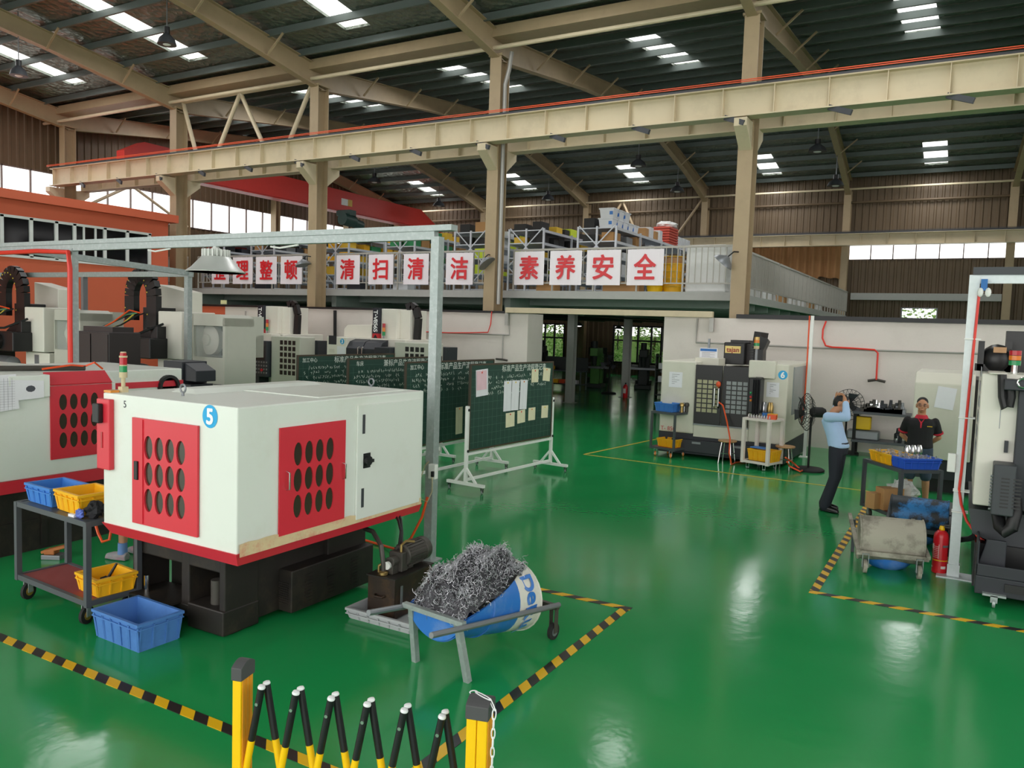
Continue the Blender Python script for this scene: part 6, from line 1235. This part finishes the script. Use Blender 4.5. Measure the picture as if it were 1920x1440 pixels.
b=MB(); loft(b,[((0,.005,1.385),.1,.085),((0,.0,1.43),.078,.07),((0,.002,1.44),.07,.062)]); b.build('collar','polo_red',pm,smooth=True)
b=MB(); b.add([(-.055,-.1,1.405),(-.014,-.128,1.33),(-.008,-.142,1.25),(.008,-.142,1.25),(.014,-.128,1.33),(.055,-.1,1.405),(.0,-.12,1.34)],[(0,1,6),(1,2,3,4,6),(6,4,5)]); o=b.build('placket','polo_red',pm)
for s in (-1,1):
    sh,el=Vector(J['shR' if s<0 else 'shL']),Vector(J['elR' if s<0 else 'elL']); d=(el-sh).normalized(); e=sh.lerp(el,.74); MB().tube([e-d*.012,e+d*.012],[.074,.075],14).build('sleeve_cuff','polo_red',pm,smooth=True)
b=MB(); 
for k in range(4): b.box(.085+.018*k,.098+.018*k,-.146,-.142,1.275,1.287)
b.build('chest_logo','barrier_yellow',pm)
b=MB()
for s in (-1,1):
    b.tube([HM@Vector((s*.036+.026*math.cos(a),-.1,.004+.018*math.sin(a))) for a in [2*PI*i/14 for i in range(15)]],.0022,5); b.tube([HM@Vector((s*.062,-.098,.01)),HM@Vector((s*.078,-.03,.01)),HM@Vector((s*.08,.02,.005))],.002,5)
b.tube([HM@Vector((-.012,-.102,.008)),HM@Vector((.012,-.102,.008))],.002,5); b.build('glasses','dark_grey',pm)
mat('sneaker_grey','#8e8f92',.6,0,.3,25,dirt='#d26a86',damt=.6); mat('sock_blue','#6c8fc8',.8)
J=dict(head=(0,-.03,1.52),neck=(0,.0,1.38),chest=(0,.0,1.25),pelvis=(0,0,.92),shR=(-.17,.01,1.33),elR=(-.22,.05,1.08),wrR=(-.2,.04,.86),hdR=(-.2,.03,.78),shL=(.17,.01,1.33),elL=(.22,.05,1.08),wrL=(.2,.04,.86),hdL=(.2,.03,.78),hipR=(-.09,0,.9),knR=(-.1,-.01,.5),anR=(-.1,.02,.09),toR=(-.12,-.2,0),hipL=(.09,0,.9),knL=(.1,-.02,.5),anL=(.14,.0,.09),toL=(.16,-.2,0),nrmR=(1,0,0),nrmL=(-1,0,0))
pt,_,_=person('person mostly hidden behind lathe five, only socks and grey sneakers showing',(-7.56,5.25,0),math.radians(-80),J,'denim','denim','sneaker_grey',False,True,.1,.0)
for s in 'LR': an=Vector(J['an'+s]); MB().tube([an+Vector((0,0,-.02)),an+Vector((0,0,.1))],[.05,.047],12).build('sock','sock_blue',pt,smooth=True)

tag(MB().tube([on_y(1800,1012,9.95),on_y(1818,1010,9.9),on_y(1840,998,9.8),on_y(1862,980,9.6)],.03,8).build('black_hose','hose_black',smooth=True),'thick black hose running low behind the right post to the charcoal machine','hose')
q=on_y(203,1010,4.9); tag(MB().tube([on_y(176,972,4.9),on_y(184,1000,4.9),on_y(192,1016,4.9),on_y(205,1012,4.9),on_y(210,985,4.95),on_y(206,975,5.0)],.014,8).build('air_hose','orange_hose',smooth=True),'orange hose looping down behind the grey trolley by the grey sneakers','hose')
tag(MB().tube([(-4.93,6.9,.72),(-4.98,6.88,.5),(-5.1,6.85,.25),(-5.35,6.95,.06),(-5.7,7.1,.02),(-6.3,7.2,.02)],.014,8).build('air_hose','orange_hose',smooth=True),'orange hose hanging from the galvanised post down behind lathe five','hose')
# ---------------------------------------------------------------- mezzanine storage racks
mat('rack_white','#c9ced6',.4,.2,.04); mat('box_yellow','#e2b93a',.6,0,.1,8); mat('box_black','#232323',.6,0,.2); mat('box_white','#dfe2e6',.6,0,.04); mat('box_green','#2f8a55',.6); mat('box_lime','#cfe23a',.6); mat('box_red','#c9503f',.6); mat('film_white','#e3e4e2',.45,0,.05,6,bump=.4,bscale=12)
ZD=3.64; LV=[.12,.62,1.12,1.58,1.98]
def rack(x0,y0,L,nb,label):
    "steel shelving: nb bays of .62 m side by side, uprights every 2 m going back"
    w=.62*nb; t=thing('storage_rack',label,'shelving rack',(x0+w/2,y0+L/2,ZD),0,'storage racks on the mezzanine')
    for i in range(nb+1):
        for j in range(int(L/2)+1): MB().box(x0+.62*i-.03,x0+.62*i+.03,y0+j*2-.025,y0+j*2+.025,ZD,ZD+2.02).build('upright','rack_white',t,w=True)
    for z in LV:
        b=MB(); b.box(x0,x0+w,y0,y0+L,ZD+z-.03,ZD+z)
        for x in (x0,x0+w): b.box(x-.02,x+.02,y0,y0+L,ZD+z-.08,ZD+z)
        b.build('shelf','rack_white',t,w=True)
    for i in range(nb):
        for k in range(3):
            z0_,z1_=ZD+.25+k*.62,ZD+.8+k*.62; a,c=(x0+.62*i+.03,x0+.62*i+.59); MB().bar((a if (k+i)%2 else c,y0-.01,z0_),(c if (k+i)%2 else a,y0-.01,z1_),.035,.02,up=(0,1,0)).build('brace','rack_white',t,w=True)
    return t
RK=[(-27.4,2,'behind the leftmost red character, far left of the mezzanine'),(-24.6,2,'behind the second and third red characters'),(-20.85,2,'right of the second column, loaded with yellow boxes'),(-17.9,2,'behind the sixth and seventh red characters'),(-15.0,2,'behind the galvanised post, left of the third column'),(-12.92,2,'right of the third column, crammed with black and yellow packs'),(-10.5,2,'with the white tubs stacked on top')]
where=['far left rack','second rack from left','third rack from left','fourth rack from left','rack left of the third column','rack right of the third column','rack with the white tubs']
PAL=[['box_black','grey_metal','charcoal','box_red'],['box_black','charcoal','cardboard','grey_metal'],['box_yellow','box_yellow','crate_yellow','box_green'],['box_green','cardboard','box_black','box_yellow'],['cardboard','box_black','box_lime','box_white'],['box_lime','box_black','box_yellow','box_black'],['cardboard','grey_metal','box_white','box_black']]
CN={'box_black':'black','grey_metal':'grey','charcoal':'dark grey','box_red':'red','cardboard':'brown cardboard','box_yellow':'yellow','crate_yellow':'bright yellow','box_green':'green','box_lime':'lime yellow','box_white':'white'}
LN=['bottom','second','third','fourth','top']; random.seed(33); protos={}
def boxinst(m_,w,d,h,x,y,z,rz,label,name='carton',cat='box',grp='boxes on the mezzanine racks'):
    b=MB(); b.box(-w/2,w/2,-d/2,d/2,0,h)
    if m_ in ('box_lime','box_yellow','crate_yellow'): pass
    o=b.xf(Matrix.Translation((x,y,z))@Matrix.Rotation(rz,4,'Z')).build(name,m_,bev=.006); return tag(o,label,cat,grp)
for r,(x0,nb,l) in enumerate(RK):
    L=8 if r>4 else 6; rack(x0,22.2,L,nb,'white steel storage rack '+l)
    for lv in range(1,5):
        for bay in range(nb):
            n=5 if lv>=3 else 3; y=22.3
            for k in range(n):
                w_=random.uniform(.3,.5); d_=random.uniform(.28,.55); h_=random.uniform(.16,.34) if lv<4 else random.uniform(.14,.36)
                m_=random.choice(PAL[r]); 
                if r==6 and lv==4 and (bay==1): continue
                boxinst(m_,w_,d_,h_,x0+.31+.62*bay,y+d_/2,ZD+LV[lv],random.uniform(-.06,.06),'%s box, %s from front, %s row, %s shelf, %s'%(CN[m_],ordn[k],('left','right')[bay],LN[lv],where[r])); y+=d_+random.uniform(.03,.5)
# big items on top of the last rack
def tub(x,y,z,l): 
    t=thing('plastic_tub',l,'tub',(x,y,z),0,'white tubs on the last rack'); b=MB(); b.add([(-.2,-.15,0),(.2,-.15,0),(.2,.15,0),(-.2,.15,0),(-.23,-.18,.26),(.23,-.18,.26),(.23,.18,.26),(-.23,.18,.26)],[(3,2,1,0),(4,5,6,7),(0,1,5,4),(1,2,6,5),(2,3,7,6),(3,0,4,7)]); b.build('body','box_white',t,bev=.01); MB().box(-.25,.25,-.2,.2,.26,.3).build('lid','box_white',t,bev=.008); MB().box(.1,.2,-.185,-.17,.1,.2).build('label','crate_blue',t)
xr=-10.5+.62+.31
for i in range(5): tub(xr-.1,22.5+.45*i,ZD+1.98,'white lidded tub, %s from the front in the lower tub row'%ordn[i])
for i in range(3): tub(xr-.1,22.55+.5*i,ZD+2.28,'white lidded tub, %s from the front in the upper tub row'%ordn[i])
for i in range(4): boxinst(('cardboard','box_white','cardboard','box_white')[i],.45,.35,.3+.08*(i%2),xr,25.0+.45*i,ZD+1.98,.05,'%s box standing behind the white tubs, %s in line'%(('brown','white','brown','white')[i],ordn[i]))
b=MB(); 
for k in range(7): b.box(xr-.3,xr+.3,27.0,28.0,ZD+1.98+.09*k,ZD+2.055+.09*k)
tag(b.build('netted_bags','box_red',bev=.02),'stack of red netted bags at the far end of the last rack','bags'); b=MB(); crumple(b,(xr,27.6,ZD+2.7),.35,.5,.14,16,8,.15); tag(b.build('plastic_cover','film_white'),'crumpled pale plastic cover over the red netted bags','cover')
for i in range(4): boxinst('box_white',.42,.35,.4,xr,28.3+.4*i,ZD+1.98,0,'white carton beyond the red netted bags, %s in line'%ordn[i])
for i,(y,h) in enumerate(((21.1,1.28),(22.3,1.3))):
    b=MB().box(-6.75,-5.65,y,y+1.05,ZD,ZD+h); k=len(b.v); tag(b.build('wrapped_bale','film_white',bev=.06),('white film-wrapped bale at the right corner of the mezzanine railing','white film-wrapped bale behind the corner bale')[i],'bale','wrapped bales')
for i in range(8):
    b=MB(); b.add([(-.7,0,0),(.7,0,0),(.7,.5,0),(-.7,.5,0),(-.6,.05,.5),(.6,.05,.45),(.6,.45,.5),(-.6,.45,.48)],[(3,2,1,0),(4,5,6,7),(0,1,5,4),(1,2,6,5),(2,3,7,6),(3,0,4,7)]); y=23.8+2.0*i; b.xf(Matrix.Translation((-6.2,y,ZD))@Matrix.Scale(1.2,4,(0,0,1))@Matrix.Scale(.6,4,(1,0,0))); tag(b.build('covered_goods','film_white' if i%3 else 'cardboard',bev=.05),'%s covered bundle going back along the right mezzanine railing'%ordn[i],'bundle','bundles along the right railing')
for k in range(5):
    t=thing('yellow_tub','yellow round tub, %s from bottom of the stack left of the white bale'%ordn[k],'tub',(-7.15,21.35,ZD+.2*k),0,'stacked yellow tubs'); MB().lathe([(.26,0),(.29,.17),(.31,.17),(.31,.195),(.27,.195)],(0,0,0),22).build('body','crate_yellow' if k<4 else 'cardboard',t,smooth=True); MB().lathe([(.315,.17),(.315,.19)],(0,0,0),22).build('rim','box_yellow',t,smooth=True)
t=thing('yellow_tub','yellow round tub on the deck left of the tub stack','tub',(-7.6,21.15,ZD),0,'stacked yellow tubs'); MB().lathe([(.2,0),(.24,.2),(.26,.2),(.26,.24),(.2,.26)],(0,0,0),22).build('body','barrier_yellow',t,smooth=True); MB().lathe([(.262,.2),(.262,.23)],(0,0,0),22).build('rim','box_yellow',t,smooth=True)
for i,(x,m_,l) in enumerate(((-8.6,'cardboard','wide low brown carton on the deck under the red character at the right'),(-11.0,'cardboard','brown carton on the deck right of the third column'),(-16.4,'box_white','white carton on the deck behind the sixth red character'),(-18.4,'charcoal','dark crate on the deck right of the second column'),(-22.9,'charcoal','dark crate on the deck behind the third red character'))): boxinst(m_,1.1 if i==0 else .6,.4,.3,x,21.3,ZD,0,l)
# ---------------------------------------------------------------- workshop under the mezzanine
mat('machine_green','#4f8a3c',.5,0,.1); mat('dark_machine','#26302c',.5,.1,.2)
def mill(loc,rz,m_,label,s=1):
    t=thing('milling_machine',label,'machine tool',loc,rz,'old machines in the workshop'); S=lambda b:b.xf(Matrix.Scale(s,4))
    S(MB().box(-.35,.35,-.45,.5,0,.18)).build('base','dark_machine',t,bev=.02); S(MB().box(-.25,.25,.05,.45,.18,1.5)).build('column',m_,t,bev=.03); S(MB().box(-.18,.18,-.6,.5,1.4,1.75)).build('ram',m_,t,bev=.03)
    S(MB().box(-.2,.2,-.3,.05,.18,.85)).build('knee',m_,t,bev=.02); S(MB().box(-.6,.6,-.35,0,.85,.95)).build('work_table','grey_metal',t,bev=.008); S(MB().cyl((0,-.45,1.0),(0,-.45,1.42),.1,.14,14)).build('spindle','dark_machine',t,smooth=True); S(MB().cyl((0,-.45,1.75),(0,-.45,2.05),.13,n=14)).build('motor','dark_machine',t,smooth=True)
    for sx in (-1,1):
        b=MB(); b.tube([(sx*.64+0,-.18+.09*math.cos(a),.9+.09*math.sin(a)) for a in [2*PI*i/14 for i in range(15)]],.012,6); b.bar((sx*.6,-.18,.9),(sx*.64,-.18,.9),.03); S(b).build('hand_wheel','chrome',t)
mill((-12.4,33.5,0),.3,'dark_machine','dark milling machine under the right part of the workshop windows'); mill((-11.2,34.2,0),-.2,'dark_machine','dark milling machine at the right edge of the workshop opening',1.05); mill((-14.2,32.4,0),.2,'machine_green','green milling machine in the middle of the workshop'); mill((-21.5,37.0,0),.1,'dark_machine','dark milling machine in front of the left workshop window',1.05); mill((-10.6,32.3,0),.5,'dark_machine','dark machine just inside the right side of the opening')
for i,(x,y,r,l) in enumerate(((-18.5,35.5,.4,'dark milling machine behind the left workshop post'),(-15.9,36.5,-.3,'dark milling machine in front of the dark wall between the windows'),(-13.6,36.8,.2,'dark milling machine furthest back near the middle windows'),(-9.9,30.9,-.4,'dark milling machine nearest the right side of the opening'))): mill((x,y,0),r,'dark_machine',l,.95)
t=thing('tool_cabinet','tall dark open tool rack at the right end of the workshop opening','cabinet',(-10.0,29.6,0),.1)
for z in (.1,.6,1.1,1.6): MB().box(-.4,.4,-.2,.2,z,z+.03).build('shelf','dark_machine',t)
for x in (-.4,.4): MB().box(x-.02,x+.02,-.2,.2,0,1.7).build('side','dark_machine',t)
for i in range(6): tag(MB().box(-10.3+.25*(i%3),-10.12+.25*(i%3),29.45,29.65,.63+.5*(i//3),.85+.5*(i//3)).build('small_bin',('box_white','grey_metal','crate_blue')[i%3]),'%s bin on the %s shelf of the tall dark tool rack'%(('white','grey','blue')[i%3],('middle','upper')[i//3]),'bin','bins on the tool rack')
t=thing('work_bench','steel workshop bench with yellow bins beyond the opening','bench',(-14.7,30.3,0),.02)
for z in (.25,.8): MB().box(-1.1,.9,-.35,.35,z-.04,z).build('shelf','cart_grey',t)
for x in (-1.05,.85):
    for y in (-.3,.3): MB().box(x-.025,x+.025,y-.025,y+.025,0,.8).build('leg','grey_metal',t)
MB().box(-1.1,.9,.33,.36,.8,1.35).build('back_panel','dark_machine',t)
for i,(x,z,m_) in enumerate(((-.9,.8,'crate_yellow'),(-.65,.8,'crate_yellow'),(-.4,.25,'crate_yellow'),(-.1,.25,'orange_pipe'),(.5,.25,'box_white'))): tag(MB().box(-14.7+x-.12,-14.7+x+.12,30.2,30.4,z,z+.16).build('small_bin',m_),'%s bin on the %s shelf of the workshop bench, number %d from left'%(CN.get(m_,'orange'),'upper' if z>.5 else 'lower',i+1),'bin','bins on the workshop bench')
fan(1141,738,1.25,.42,.2,'large black pedestal fan in the middle of the workshop under the mezzanine','workshop fans')
p=at(1172,746); t=thing('fire_extinguisher','red fire extinguisher at the foot of the workshop post under the mezzanine','fire extinguisher',(p.x,p.y,0)); MB().lathe([(.08,0),(.09,.02),(.09,.42),(.05,.5),(.02,.52)],(0,0,0),18).build('cylinder','ext_red',t,smooth=True); MB().lathe([(.03,.52),(.03,.58)],(0,0,0),10).build('valve_head','black',t); MB().box(-.05,.05,-.092,-.088,.18,.36).build('label','label_white',t)
mat('lamp_glow','#f6f2ff',.5,emit=1.2); mat('sign_pale','#e6ecb0',.5)
for i,(px,py,Y) in enumerate(((1085,611,31),(1160,617,33))):
    p=on_y(px,py,Y); t=thing('pendant_lamp','small lit pendant lamp under the mezzanine deck, %s one'%('left','right')[i],'lamp',tuple(p),0,'pendant lamps in the workshop'); MB().lathe([(.22,0),(.2,.03),(.06,.14),(.03,.16)],(0,0,0),18).build('shade','grey_metal',t,smooth=True); MB().ell((0,0,-.0),.12,.12,.03).build('bulb','lamp_glow',t,smooth=True); MB().cyl((0,0,.16),(0,0,3.51-p.z),.01,n=6).build('cord','black',t)
p=on_y(1005,677,29); t=thing('task_lamp','small bright white task lamp near the left edge of the opening','lamp',(p.x,p.y,0)); MB().cyl((0,0,0),(0,0,p.z-.1),.02,n=8).build('stand','black',t); MB().ell((0,0,p.z),.09,.09,.16).build('bulb','lamp_glow',t,smooth=True); MB().lathe([(.2,0),(.2,.02)],(0,0,0),16).build('base','black',t)
for i in range(6):
    x=-22+2.2*i; pipe('ceiling_pipe',(x,24,3.02),(x,41,3.02),.035,'dark_machine','dark pipe running back under the mezzanine, %s from left'%ordn[i],'pipe','pipes under the mezzanine')
for i in range(4): pipe('drop_pipe',(-19.5+2.3*i,36.5,1.6),(-19.5+2.3*i,36.5,3.2),.03,'conduit','thin drop pipe hanging in the workshop, %s from left'%ordn[i],'pipe','drop pipes in the workshop')
p=on_y(428,567,19.9); tag(MB().box(p.x-.14,p.x+.14,19.68,19.72,p.z-.07,p.z+.07).build('exit_sign','sign_pale'),'small pale green sign under the mezzanine at left','sign')
# ---------------------------------------------------------------- trees outside the far windows
mat('leaf','#93b862',.6,0,.4,1.2); mat('hedge','#b3c98a',.8,0,.4,2); mat('bark','#5a4a38',.9,0,.2)
def tree(loc,h,r,label,proto=[None]):
    if proto[0] is None:
        t=thing('leafy_tree',label,'tree',loc,0,'trees outside the far wall'); b=MB()
        for k in range(3000):
            d=Vector((random.gauss(0,1),random.gauss(0,1),random.gauss(0,1))).normalized()*random.uniform(.55,1)**.6; c=Vector((d.x*1.6,d.y*1.2,2.4+d.z*2.1)); a_,b_=frame(Vector((random.gauss(0,1),random.gauss(0,1),random.gauss(0,1)))); s=random.uniform(.05,.1); b.quad(c-a_*s,c-b_*s*.6,c+a_*s,c+b_*s*.6)
        b.build('foliage','leaf',t); tk=MB(); tk.tube([(0,0,0),(.05,0,1),(0,.05,2.2)],[.14,.1,.05],8); tk.tube([(.03,0,1),(.5,.1,2.2)],[.06,.03],6); tk.tube([(.03,0,1.2),(-.5,-.1,2.4)],[.06,.03],6); tk.build('trunk','bark',t,smooth=True); proto[0]=t; return t
    t=dup(proto[0],loc,random.uniform(0,6),label); t.scale=(r,r,h); return t
tree((-22.6,46.6,0),1,1,'green leafy tree outside the leftmost low window of the far wall')
tree((-19.8,47.2,0),1.0,1,'green leafy tree outside between the left and middle low windows')
tree((-16.6,46.4,0),1.0,1.0,'green leafy tree outside the middle low windows'); tree((-14.0,47.0,0),1.05,1.1,'green leafy tree outside the right part of the middle low windows'); tree((-11.6,46.5,0),1,1,'green leafy tree outside the rightmost low window'); tree((-2.1,47.0,0),1.25,1.2,'green leafy tree outside the small window right of the mezzanine')
struct(MB().box(-36,12,49,49.3,0,2.2).build('wall_garden','hedge'))
